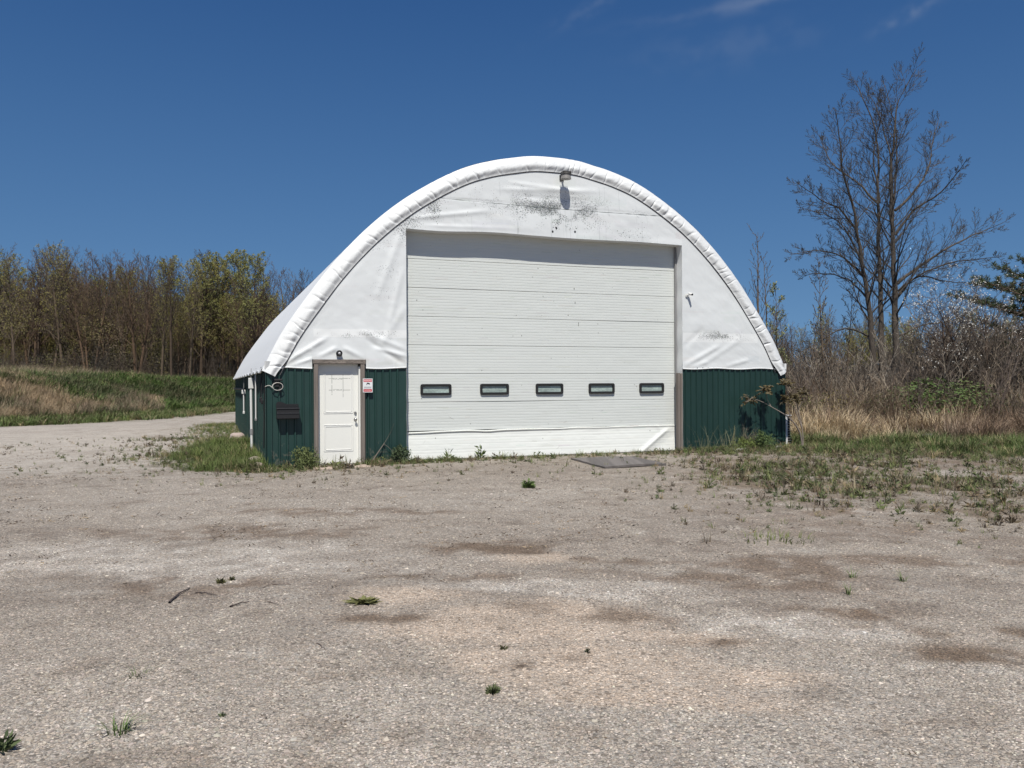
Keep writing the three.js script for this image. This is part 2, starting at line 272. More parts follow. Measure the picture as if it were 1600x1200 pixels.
// the cover's front edge, pulled round the end frame and gathered into pleats
{
  const nv = 18, len = archCurve.getLength(), rp = rng(47), PL = []; for (let q = 0.1; q < len; q += 0.07 + 0.26 * rp()) PL.push([q, (rp() - 0.5) * 0.16, 0.016 + 0.05 * rp() * rp(), 0.006 + 0.026 * rp(), 0.0 + 0.6 * rp(), 0.7 + 0.5 * rp()]);
  mesh('gathered_edge', grid(NA * 4, nv, (i2, j) => {
    const i = Math.min(NA, i2 / 4), ia = Math.floor(i), ib = Math.min(NA, ia + 1), v = j / nv, s = i / NA * len; let pl = 0;
    for (const [q, skew, w, amp, v0, v1] of PL) { const e = s - q - skew * v + 0.02 * Math.sin(q * 9 + v * 5) - (i < NA / 2 ? 0.09 : -0.09) * v; if (Math.abs(e) > 0.3) continue; const k = e / w; pl += amp * (0.25 + 1.3 * vn(q * 0.7, 4.4, 71)) * (k < 0 ? Math.exp(-k * k * 3) : Math.exp(-k * k * 0.5)) * ss(v0 - 0.25, v0 + 0.35, v) * ss(v1 + 0.35, v1 - 0.1, v); }
    pl += 0.016 * (fbm(s * 7 + v * 3, v * 3.5, 4, 7) - 0.5);
    const endFlare = ss(14, 0, Math.min(i, NA - i));
    const off = 0.345 * v - endFlare * 0.07 * v, z = -0.02 + 0.115 * Math.pow(Math.sin(Math.PI / 2 * Math.min(1, v * 1.2)), 0.8) - 0.045 * ss(0.6, 1, v) - pl * (1 - 0.5 * ss(0.85, 1, v));
    const [xa, ya] = inset(ia, off), [xb, yb] = inset(ib, off), f = i - ia; return [lerp(xa, xb, f), lerp(ya, yb, f), z + 0.03 * endFlare * v];
  }, (p, i, j) => [i / NA / 4 * len, j / nv * 0.4]), M.vinyl, hall);
  const pts = []; for (let i = 2; i <= NA - 2; i += 6) { const [x, y] = inset(i, 0.352); pts.push(new THREE.Vector3(x, y, 0.038)); }
  mesh('seam_rope', new THREE.TubeGeometry(new THREE.CatmullRomCurve3(pts), 300, 0.013, 6), M.seam, hall);
  // loose corner flaps of cloth under the band's two ends
  [[-0.05, 0.30], [12.06, 12.40]].forEach(([a, b], q) => mesh('corner_flap', grid(10, 6, (i, j) => [lerp(a, b, i / 10), EAVE - 0.02 + 0.15 * j / 6, 0.035 + 0.03 * Math.sin(i * 1.1 + q) * (j / 6) + 0.02 * (j / 6)]), M.vinyl, hall));
}
// end wall cloth, in one sheet round the big opening
{
  const S = 160, W = Math.ceil(WIDE * S), H = Math.ceil(4.9 * S), r = rng(77);
  const map = canvasTex(W, H, (c) => {
    c.fillStyle = '#d3d6d6'; c.fillRect(0, 0, W, H);
    const X = (u) => u * S, Y = (y) => H - (y - 1.85) * S;
    for (let i = 0; i < 260; i++) { c.fillStyle = `rgba(${150 + 40 * r()},${155 + 35 * r()},${150 + 30 * r()},${0.03 + 0.05 * r()})`; const w = 20 + 160 * r(), h = 4 + 26 * r(); c.fillRect(r() * W, r() * H, w, h); }
    c.fillStyle = '#dddfde'; c.fillRect(X(0.9), Y(2.74), X(1.9), S * 0.16); c.fillRect(X(9.45), Y(2.80), X(2.1), S * 0.22);           // newer welded strips
    const specks = (u0, u1, y0, y1, n, big, a0 = 0.35) => { for (let i = 0; i < n; i++) { const cu = (r() + r() + r()) / 3, cy = (r() + r() + r()) / 3, u = lerp(u0, u1, cu), y = lerp(y0, y1, cy); if (fbm(u * 3, y * 4, 3, 3) < 0.40 + 0.2 * r()) continue; const q = (0.45 + 0.55 * r() * r() * big); c.fillStyle = `rgba(${25 + 30 * r()},${28 + 30 * r()},${28 + 28 * r()},${a0 + 0.6 * r()})`; c.beginPath(); c.ellipse(X(u), Y(y), q, q * (0.7 + 0.6 * r()), 0, 0, 7); c.fill(); } };
    specks(3.6, 8.6, 4.95, 6.1, 5200, 0.9, 0.10); specks(4.6, 7.6, 5.15, 5.85, 3800, 1.9, 0.28); specks(3.2, 9.0, 5.38, 5.66, 3400, 1.3, 0.2); specks(5.2, 7.8, 4.92, 6.0, 2600, 1.3, 0.2); specks(5.6, 7.4, 4.95, 5.55, 1100, 2.6); specks(2.3, 3.3, 4.3, 5.6, 1700, 1.6); specks(3.1, 3.7, 4.95, 5.75, 900, 1.8); specks(1.9, 2.75, 3.0, 5.2, 800, 1.2, 0.15);
    specks(9.6, 11.6, 2.58, 2.88, 2600, 1.3, 0.2); specks(0.8, 2.8, 2.52, 2.76, 900, 1.1, 0.2); specks(3.2, 9.2, 4.85, 6.2, 1500, 1.6, 0.2); specks(7.2, 9.0, 4.8, 5.3, 130, 2.2);
    { const cy = (u) => 5.56 - 0.055 * Math.sin((u - 3.2) / 6 * 2.4); for (let u = 3.2; u < 9.2; u += 0.025) { c.strokeStyle = `rgba(40,44,44,${0.15 + 0.75 * fbm(u * 3, 2, 3, 8)})`; c.lineWidth = 0.8 + 2.6 * vn(u * 9, 5, 12); c.beginPath(); c.moveTo(X(u), Y(cy(u))); c.lineTo(X(u + 0.026), Y(cy(u + 0.026))); c.stroke(); } }
    for (const [u, y] of [[6.21, 5.07], [6.67, 5.02], [6.12, 4.99]]) { c.fillStyle = 'rgba(8,8,8,0.95)'; c.beginPath(); c.ellipse(X(u), Y(y), 3.2, 4.2, 0, 0, 7); c.fill(); }
    for (let i = 0; i < 40; i++) { const u = 3 + 6 * r(), y = 4.9 + 1.2 * r(); c.strokeStyle = `rgba(90,95,92,${0.05 + 0.1 * r()})`; c.lineWidth = 1 + 3 * r(); c.beginPath(); c.moveTo(X(u), Y(y)); c.lineTo(X(u + 0.02), Y(y - 0.2 - 0.4 * r())); c.stroke(); }
    for (let i = 0; i < 30; i++) { c.fillStyle = `rgba(140,128,112,${0.03 + 0.05 * r()})`; c.beginPath(); c.ellipse(X((r() < 0.5 ? 2.7 : 12.2) * r()), Y(1.95 + 0.25 * r()), 30 * r() + 8, 14 * r() + 4, 0, 0, 7); c.fill(); }
  });
  const cloth = std(1, 1, 1, 0.5, { map });
  const topAt = (u) => { const a = Math.abs(u - CX); let k = 0, best = 9; for (let i = 0; i <= NA; i += 1) { const [x] = inset(i, 0.35); const q = Math.abs(x - u); if (q < best && (u < CX) === (i < NA / 2)) { best = q; k = i; } } return inset(k, 0.35)[1]; };
  const fold = (u, y, ax, ay, dx, dy, w, h) => { const t = ((u - ax) * dx + (y - ay) * dy) / (dx * dx + dy * dy), q = Math.abs((u - ax) * dy - (y - ay) * dx) / Math.hypot(dx, dy); return h * Math.exp(-q * q / (w * w)) * ss(-0.15, 0.15, t) * ss(1.15, 0.8, t); };
  const FOLDS = [[0.25, 2.0, 0.9, 0.55, 0.05, 0.03], [0.4, 1.95, 0.5, 0.2, 0.04, 0.025], [2.75, 2.02, -0.75, 0.5, 0.05, -0.03], [2.78, 2.2, -0.6, 0.15, 0.04, 0.03], [2.75, 2.35, -0.9, 0.35, 0.05, 0.02], [0.95, 2.1, -0.1, 0.25, 0.04, 0.02], [1.0, 2.16, 0.35, 0.2, 0.05, 0.03], [1.9, 2.14, -0.4, 0.22, 0.05, 0.03],
    [2.7, 4.75, -0.5, -1.3, 0.07, 0.02], [2.72, 4.0, -0.3, -1.2, 0.06, 0.02], [2.75, 3.2, -0.5, -0.8, 0.07, 0.018], [9.45, 2.0, 1.0, 0.5, 0.05, 0.03], [9.6, 1.96, 0.5, 0.15, 0.04, 0.022], [9.9, 2.0, 1.2, 0.7, 0.06, 0.018], [10.6, 1.98, 0.7, 0.2, 0.05, 0.02], [9.5, 2.5, 0.5, 0.4, 0.05, -0.015],
    [3.0, 5.1, 1.6, 0.25, 0.05, 0.02], [3.3, 4.95, 2.0, 0.05, 0.04, 0.015], [5.0, 5.85, 2.2, 0.12, 0.05, 0.022], [5.2, 6.0, 1.6, -0.08, 0.04, 0.018], [5.4, 5.72, 1.6, 0.02, 0.04, -0.016], [3.2, 5.56, 5.8, -0.04, 0.02, -0.012]];
  const disp = (u, y) => { let z = 0.034 * (fbm(u * 0.9, y * 1.0, 3, 51) - 0.5) + 0.012 * (fbm(u * 4.5 + y * 2, y * 5, 3, 52) - 0.5); for (const f of FOLDS) z += 0.72 * fold(u, y, ...f); return z; };
  const sheet = (u0, u1, bottom, nu, nv) => {
    const cols = []; for (let i = 0; i <= nu; i++) { const u = lerp(u0, u1, i / nu); cols.push([u, bottom(u), topAt(u)]); }
    return grid(nu, nv, (i, j) => { const [u, b, t] = cols[i], y = lerp(b, Math.max(t, b + 0.01), j / nv); const hold = ss(0, 0.18, y - b) * ss(0, 0.2, t - y); const side = u > 2.7 && u < 9.4 ? 1 : ss(0, 0.12, Math.abs(u - (u < 5 ? DOOR[0] : DOOR[1]))); return [u, y, 0.034 + disp(u, y) * (0.25 + 0.75 * hold) * (0.2 + 0.8 * side)]; }, (p) => [p[0] * S / W, (p[1] - 1.85) * S / H]);
  };
  const entryTop = (u) => (u > ENTRY[0] - 0.03 && u < ENTRY[1] + 0.03 ? ENTRY[2] + 0.002 : EAVE + 0.012 * Math.sin(u * 5));
  const head = (u) => DOOR[2] + 0.012 - 0.03 * Math.exp(-((u - 3.6) ** 2) / 0.5) + 0.012 * Math.sin(u * 1.7) - 0.02 * ss(5, 9, u);
  mesh('end_wall_cloth', merge([sheet(0.12, ENTRY[0] - 0.03, entryTop, 20, 60), sheet(ENTRY[0] - 0.0299, ENTRY[1] + 0.0299, entryTop, 26, 70), sheet(ENTRY[1] + 0.03, DOOR[0], entryTop, 24, 90), sheet(DOOR[0] + 0.0001, DOOR[1] - 0.0001, head, 150, 40), sheet(DOOR[1], 12.2, entryTop, 70, 90)]), cloth, hall);
  // cloth turned into the opening: head and both sides
  mesh('opening_return', merge([
    grid(100, 6, (i, j) => { const u = lerp(DOOR[0], DOOR[1], i / 100); return [u, head(u) - 0.012 * Math.sin(Math.PI * j / 6) + 0.004, 0.036 - 0.32 * j / 6]; }),
    grid(6, 60, (i, j) => [DOOR[0] + 0.005 * Math.sin(j), lerp(0, DOOR[2], j / 60), 0.036 - 0.30 * i / 6]),
    grid(6, 60, (i, j) => [DOOR[1] + 0.006 * Math.sin(j * 0.7), lerp(0, DOOR[2], j / 60), 0.036 - 0.30 * i / 6]),
  ]), M.vinyl, hall);
  const hemGeo = []; for (const [a, b] of [[0.2, ENTRY[0] - 0.03], [ENTRY[1] + 0.03, DOOR[0] - 0.02], [DOOR[1] + 0.0, 12.0]]) { const pts = []; for (let i = 0; i <= 20; i++) { const u = lerp(a, b, i / 20); pts.push(new THREE.Vector3(u, entryTop(u), 0.03)); } hemGeo.push(new THREE.TubeGeometry(new THREE.CatmullRomCurve3(pts), 40, 0.016, 6)); }
  for (const g of hemGeo) mesh('cloth_hem', g, M.vinyl, hall);
}
// ribbed metal siding, one mesh for each sheet
function ribbed(len, h) {                                                                        // a sheet standing in x, y, facing +z
  const prof = [[0, 0]], pitch = 0.153; for (let k = 0; k * pitch + 0.12 < len; k++) { const s = k * pitch + 0.05; prof.push([s, 0], [s + 0.016, 0.03], [s + 0.040, 0.03], [s + 0.042, -0.004], [s + 0.056, -0.004], [s + 0.058, 0]); } prof.push([len, 0]);
  const P = []; for (let i = 0; i < prof.length - 1; i++) { const [a, za] = prof[i], [b, zb] = prof[i + 1]; P.push(a, 0, za, b, 0, zb, b, h, zb, a, 0, za, b, h, zb, a, h, za); }
  const g = new THREE.BufferGeometry(); g.setAttribute('position', new THREE.Float32BufferAttribute(P, 3)); g.setAttribute('uv', new THREE.Float32BufferAttribute(P.filter((_, i) => i % 3 !== 2), 2)); g.computeVertexNormals(); return g;
}
{
  const r = rng(5), tint = dataTex(256, 512, (x, y) => { let v = 0.80 + 0.22 * fbm(x * 0.05, y * 0.015, 3, 3) - (h2(x >> 1, y >> 1, 8) > 0.994 ? 0.2 : 0), w = 0; const m = y * 2.08 / 512, mud = fbm(x * 0.09, y * 0.09, 4, 23); if (mud > 0.50 + 0.22 * Math.max(0, m - 0.1) * 3 && m < 0.6 && h2(x, y, 9) > 0.35) w = 0.9; if (h2(x, y, 31) > 0.9988) w = 2.2; if ((Math.abs(y - 70) < 2 || Math.abs(y - 270) < 2 || Math.abs(y - 440) < 2) && x % 43 > 30 && x % 43 < 33) v = 0.45; const e = (q) => Math.pow(q / 16, 1 / 2.2); return [e(v + w * 6.5), e(v + w * 1.5), e(v + w * 1.3)]; }, true, [1 / 0.918, 1 / 2.08]);
  const greens = [0, 1, 2].map((k) => std(16 * 0.0118 * (1 + k * 0.10), 16 * 0.0362 * (1 + k * 0.09), 16 * 0.0308 * (1 + k * 0.09), 0.45, { map: tint }));
  const sheet = (len, h, u, y, z, turn) => { const m = mesh('siding_panel', ribbed(len, h), greens[Math.floor(r() * 3)], hall); m.position.set(u, y, z); m.rotation.y = turn; };
  const run = (from, to) => { for (let u = from; u < to - 0.01; u += 0.918) sheet(Math.min(0.918, to - u), EAVE + 0.13, u, -0.1, 0.001 * (1 + Math.round(u) % 2), 0); };
  run(0, ENTRY[0]); run(ENTRY[1], DOOR[0]); run(DOOR[1] + 0.022, WIDE);
  for (let k = 0; k * 0.918 < DEEP - 0.1; k++) { const len = Math.min(0.918, DEEP - k * 0.918); sheet(len, EAVE + 0.13, 0, -0.1, -k * 0.918 - len, -Math.PI / 2); sheet(len, EAVE + 0.13, WIDE, -0.1, -k * 0.918, Math.PI / 2); }
  for (let u = 0; u < WIDE - 0.1; u += 0.918) { const len = Math.min(0.918, WIDE - u); sheet(len, EAVE + 0.13, u + len, -0.1, -DEEP, Math.PI); }
  mesh('corner_trim', merge([box(0.07, EAVE + 0.1, 0.012, 0.03, EAVE / 2 - 0.05, 0.026, 0), box(0.012, EAVE + 0.1, 0.07, -0.026, EAVE / 2 - 0.05, 0.0, 0)]), M.greenTrim, hall); mesh('corner_trim', merge([box(0.07, EAVE + 0.1, 0.012, WIDE - 0.03, EAVE / 2 - 0.05, 0.026, 0), box(0.012, EAVE + 0.1, 0.07, WIDE + 0.026, EAVE / 2 - 0.05, 0, 0)]), M.greenTrim, hall);
  // rear end wall cloth, and the lumber behind the siding that closes the eaves
  const back = []; const s = new THREE.Shape(); s.moveTo(0.05, EAVE); for (let i = 6; i <= NA - 6; i += 6) { const [x, y] = inset(i, 0.04); s.lineTo(x, Math.max(EAVE + 0.01, y)); } s.lineTo(12.29, EAVE); const bg = new THREE.ShapeGeometry(s); bg.translate(0, 0, -DEEP + 0.05); back.push(bg);
  mesh('rear_wall_cloth', merge(back), M.vinyl, hall);
  const plates = [box(0.04, 0.22, DEEP - 0.2, 0.06, EAVE - 0.06, -DEEP / 2, 0), box(0.04, 0.22, DEEP - 0.2, WIDE - 0.06, EAVE - 0.06, -DEEP / 2, 0)];
  for (const g of plates) mesh('sill_plate', g, M.wood, hall);
}
// big sectional door: eight ribbed sections, five windows, a kicked bottom section
{
  const od = new THREE.Group(); od.name = 'overhead_door'; hall.add(od);
  const Z = -0.27, u0 = DOOR[0] + 0.03, u1 = DOOR[1] - 0.03, SH = 0.612, r = rng(9);
  const dirt = canvasTex(1024, 768, (c, w, h) => {
    c.fillStyle = '#f4f4f2'; c.fillRect(0, 0, w, h);
    for (let i = 0; i < 500; i++) { c.fillStyle = `rgba(${150 + 60 * r()},${150 + 55 * r()},${135 + 55 * r()},${0.04 + 0.10 * r()})`; c.fillRect(r() * w, r() * h, 4 + 60 * r(), 1 + 3 * r()); }
    for (let i = 0; i < 60; i++) { c.fillStyle = `rgba(60,58,52,${0.15 + 0.5 * r()})`; const q = 0.6 + 1.4 * r(); c.beginPath(); c.ellipse(r() * w, r() * h, q, q, 0, 0, 7); c.fill(); }
    c.fillStyle = 'rgba(50,48,44,.8)'; for (const [x, y] of [[0.60, 0.225], [0.603, 0.29]]) { c.fillRect(x * w, y * h, 2, 7); } c.fillRect(0.616 * w, 0.385 * h, 1.5, 14);
    for (let i = 0; i < 26; i++) { c.strokeStyle = `rgba(120,112,98,${0.08 + 0.16 * r()})`; c.lineWidth = 0.8 + r(); const x = r() * w, y = h * (0.82 + 0.16 * r()); c.beginPath(); c.moveTo(x, y); c.lineTo(x + 40 * (r() - 0.5), y - 10 * r()); c.stroke(); }
  });
  const skin = std(0.665, 0.69, 0.675, 0.36, { map: dirt }), kickSunlit = std(0.78, 0.795, 0.77, 0.34, { map: dirt });  // second skin is paler: sun on the leaning bottom section put into its colour
  const uvOf = (p) => [(p[0] - u0) / (u1 - u0), p[1] / 4.9];
  const prof = []; { const n = 10, p = SH / n; prof.push([0.002, -0.02], [0.004, -0.004], [0.010, 0]); for (let k = 1; k < n; k++) prof.push([k * p - 0.006, 0], [k * p - 0.0015, -0.0036], [k * p + 0.0015, -0.0036], [k * p + 0.006, 0]); prof.push([SH - 0.010, 0], [SH - 0.004, -0.004], [SH - 0.002, -0.02]); }
  const hole = [[3.1, 3.76], [4.415, 5.06], [5.705, 6.35], [6.995, 7.63], [8.29, 8.92]].map((h) => h.map((u) => u + 0.075 + (u - 3.43) * 0.0165));
  for (let k = 1; k < 8; k++) {
    const N = 80, bow = 0.003 + 0.004 * r(), ph = r() * 6;
    const g = grid(N, prof.length - 1, (i, j) => { const u = lerp(u0, u1, i / N), [py, pz] = prof[j]; return [u, k * SH + py, Z + pz + bow * Math.sin(u * 0.9 + ph) + 0.0025 * (fbm(u * 3, (k * SH + py) * 4, 2, 66) - 0.5) * 2]; }, uvOf);
    mesh('door_section', toCreasedNormals(g, 0.5), skin, od);
  }
  {                                                                                             // bottom section: leans out at the foot, lip crumpled at its upper edge, a bent corner
    const N = 160, NV = 46;
    const g = grid(N, NV, (i, j) => {
      const u = lerp(u0, u1, i / N), t = j / NV; let y = 0.012 + t * (SH - 0.012);
      let z = Z + lerp(0.085, 0.012, t);
      const rib = Math.abs((t * 10) % 1 - 0.5) > 0.42 ? -0.003 : 0; z += rib;
      const lip = ss(0.90, 0.97, t), wav = 0.02 * (fbm(u * 2.2, 1, 3, 88) - 0.5) + 0.012 * Math.sin(u * 5) * Math.exp(-((u - 4.6) ** 2) / 0.3);
      z += lip * (0.020 + 0.012 * ss(7.6, 4.5, u)) * (1 - ss(0.975, 1, t)) - 0.035 * ss(0.975, 1, t);
      y += ss(0.7, 1, t) * (wav - 0.015 * ss(4.2, 2.9, u) + 0.012 * ss(5, 9, u));
      z += 0.004 * (fbm(u * 4, t * 4, 3, 90) - 0.5) * 2;
      const cr = (u - 8.45) - t * 0.85; z += 0.028 * Math.exp(-(cr * cr) / 0.006) * ss(0.95, 0.7, t) - 0.022 * ss(0, 0.4, cr) * ss(1, 0.6, t);
      const cr2 = (u - 8.9) - (1 - t) * 0.3; z += 0.014 * Math.exp(-(cr2 * cr2) / 0.003) * ss(0.5, 0.9, t);
      return [u, y, z];
    }, uvOf);
    const m = mesh('door_section', toCreasedNormals(g, 0.7), kickSunlit, od); m.userData.label = 'bright kicked-out bottom section with a crumpled upper lip';
  }
  mesh('bottom_seal', merge([box(u1 - u0, 0.05, 0.03, (u0 + u1) / 2, -0.018, Z + 0.075, 0.008)]), M.rubber, od);
  mesh('door_track', box(0.026, DOOR[2], 0.05, DOOR[0] + 0.017, DOOR[2] / 2, Z + 0.04, 0.004), M.grey, od); mesh('door_track', box(0.04, DOOR[2], 0.05, DOOR[1] - 0.022, DOOR[2] / 2, Z + 0.04, 0.004), M.grey, od);
  mesh('door_backing', merge([box(u1 - u0, DOOR[2], 0.02, (u0 + u1) / 2, DOOR[2] / 2, Z - 0.06, 0)]), M.grey, od);
  const rr = (w, h, q) => { const s = new THREE.Shape(); s.moveTo(-w / 2 + q, -h / 2); s.lineTo(w / 2 - q, -h / 2); s.quadraticCurveTo(w / 2, -h / 2, w / 2, -h / 2 + q); s.lineTo(w / 2, h / 2 - q); s.quadraticCurveTo(w / 2, h / 2, w / 2 - q, h / 2); s.lineTo(-w / 2 + q, h / 2); s.quadraticCurveTo(-w / 2, h / 2, -w / 2, h / 2 - q); s.lineTo(-w / 2, -h / 2 + q); s.quadraticCurveTo(-w / 2, -h / 2, -w / 2 + q, -h / 2); return s; };
  const paneMap = dataTex(128, 64, (x, y) => { const v = 0.62 + 0.3 * (fbm(x * 0.05, y * 0.09, 4, 12) - 0.4) + 0.1 * ss(0.5, 0.8, fbm(x * 0.3, y * 0.3, 2, 19)); return [v * 0.94, v, v * 0.98]; }, true);
  const pane = new THREE.MeshPhysicalMaterial({ color: new THREE.Color().setRGB(0.8, 0.85, 0.82), map: paneMap, roughness: 0.32, clearcoat: 0.6, clearcoatRoughness: 0.12, side: THREE.DoubleSide });
  hole.forEach(([a, b]) => {
    const w = b - a, h = 0.228, s = rr(w, h, 0.045); s.holes.push(rr(w - 0.078, h - 0.078, 0.02));
    const fg = new THREE.ExtrudeGeometry(s, { depth: 0.032, bevelEnabled: true, bevelSize: 0.006, bevelThickness: 0.008, bevelSegments: 2, curveSegments: 6 }); fg.translate((a + b) / 2, 1.495, Z + 0.001);
    mesh('window_frame', fg, M.rubber, od);
    const pg = new THREE.PlaneGeometry(w - 0.07, h - 0.07); pg.translate((a + b) / 2, 1.495, Z + 0.006); { const q = pg.attributes.uv, o = a * 0.37; for (let i = 0; i < q.count; i++) q.setXY(i, q.getX(i) * 0.5 + o, q.getY(i) * 0.6 + o * 1.7); } mesh('window_pane', pg, pane, od);
  });
}
// wooden post and concrete sill of the big door
mesh('door_post', merge([box(0.062, EAVE - 0.04, 0.10, DOOR[1] - 0.086, EAVE / 2 - 0.08, -0.03, 0.004), box(0.062, EAVE - 0.06, 0.06, DOOR[1] - 0.020, EAVE / 2 - 0.08, -0.005, 0.004)]), M.wood, hall);
mesh('door_sill', merge([box(6.3, 0.16, 0.42, 6.08, -0.09, -0.08, 0.02)]), M.concrete, hall);
// entry door in its weathered frame
{
  const ed = new THREE.Group(); ed.name = 'entry_door'; hall.add(ed);
  const [a, b, t] = ENTRY;
  mesh('door_frame', merge([box(0.085, t - 0.0355, 0.15, a + 0.0425, (t - 0.0355) / 2 - 0.05, 0.0, 0.005), box(0.085, t - 0.0355, 0.15, b - 0.0425, (t - 0.0355) / 2 - 0.05, 0, 0.005), box(b - a + 0.03, 0.085, 0.16, (a + b) / 2, t - 0.042, 0.004, 0.005)]), M.wood, ed);
  mesh('door_jamb', merge([box(0.032, t - 0.13, 0.10, b - 0.101, (t - 0.13) / 2 - 0.01, -0.03, 0.003), box(0.012, t - 0.13, 0.10, a + 0.091, (t - 0.13) / 2 - 0.01, -0.03, 0.003)]), M.white, ed);
  const la = a + 0.098, lb = b - 0.119, lw = lb - la, lt = t - 0.088, c = (la + lb) / 2, r = rng(3);
  const marks = canvasTex(512, 1024, (g, w, h) => {
    g.fillStyle = '#f3f3f0'; g.fillRect(0, 0, w, h);
    g.strokeStyle = 'rgba(120,124,120,0.5)'; g.lineWidth = 9; const L = (x0, y0, x1, y1, al) => { g.strokeStyle = `rgba(118,122,118,${al})`; for (let i = 0; i < 26; i++) { const q = i / 26; if (r() < 0.25) continue; g.beginPath(); g.moveTo(lerp(x0, x1, q), lerp(y0, y1, q)); g.lineTo(lerp(x0, x1, q + 0.05), lerp(y0, y1, q + 0.05)); g.stroke(); } };
    L(0.26 * w, 0.145 * h, 0.80 * w, 0.145 * h, 0.35); L(0.26 * w, 0.262 * h, 0.80 * w, 0.262 * h, 0.3); L(0.34 * w, 0.11 * h, 0.34 * w, 0.31 * h, 0.38); L(0.62 * w, 0.10 * h, 0.62 * w, 0.34 * h, 0.34); g.lineWidth = 4; L(0.36 * w, 0.155 * h, 0.60 * w, 0.155 * h, 0.5); L(0.36 * w, 0.255 * h, 0.60 * w, 0.255 * h, 0.45);
    for (let i = 0; i < 120; i++) { g.fillStyle = `rgba(90,85,75,${0.05 + 0.2 * r()})`; g.fillRect(r() * w, h * (1 - r() * r()), 1 + 3 * r(), 1 + 3 * r()); }
  });
  const face = std(0.83, 0.83, 0.80, 0.42, { map: marks });
  const leaf = grid(1, 1, (i, j) => [lerp(la, lb, i), lerp(0.0, lt, j), -0.055], (p) => [(p[0] - la) / lw, p[1] / lt]);
  mesh('door_leaf', leaf, face, ed);
  const ring = (y0, y1) => { const out = [], w = lw - 0.22, x0 = c - w / 2, x1 = c + w / 2; for (const [k, z] of [[0, 0.008], [0.028, 0.005]]) { const s = 0.016, t = 0.014; out.push(box(w - 2 * k, s, t, c, y0 + k, -0.054, 0.005), box(w - 2 * k, s, t, c, y1 - k, -0.054, 0.005), box(s, y1 - y0 - 2 * k - s, t, x0 + k, (y0 + y1) / 2, -0.054, 0.005), box(s, y1 - y0 - 2 * k - s, t, x1 - k, (y0 + y1) / 2, -0.054, 0.005)); } return merge(out); };
  mesh('raised_panel', ring(1.03, 1.86), M.white, ed); mesh('raised_panel', ring(0.26, 0.79), M.white, ed);
  const cyl = (r0, r1, l, x, y, z) => { const g = new THREE.CylinderGeometry(r0, r1, l, 20); g.rotateX(Math.PI / 2); g.translate(x, y, z); return g; };
  mesh('deadbolt', merge([cyl(0.026, 0.032, 0.022, lb - 0.06, 1.03, -0.044), box(0.012, 0.034, 0.03, lb - 0.06, 1.03, -0.03, 0.004)]), M.steel, ed);
  const kb = new THREE.SphereGeometry(0.029, 20, 14); kb.scale(1, 1, 0.75); kb.translate(lb - 0.06, 0.90, 0.012);
  mesh('door_knob', merge([cyl(0.032, 0.034, 0.012, lb - 0.06, 0.90, -0.048), cyl(0.013, 0.013, 0.05, lb - 0.06, 0.90, -0.02), kb]), M.steel, ed);
  mesh('threshold', merge([box(lw + 0.1, 0.03, 0.16, c, -0.025, -0.0, 0.006)]), M.grey, ed);
  const st = merge([box(1.25, 0.12, 0.62, c + 0.05, -0.068, 0.36, 0.03)]); mesh('door_step', st, std(0.36, 0.29, 0.235, 0.95), hall);
}
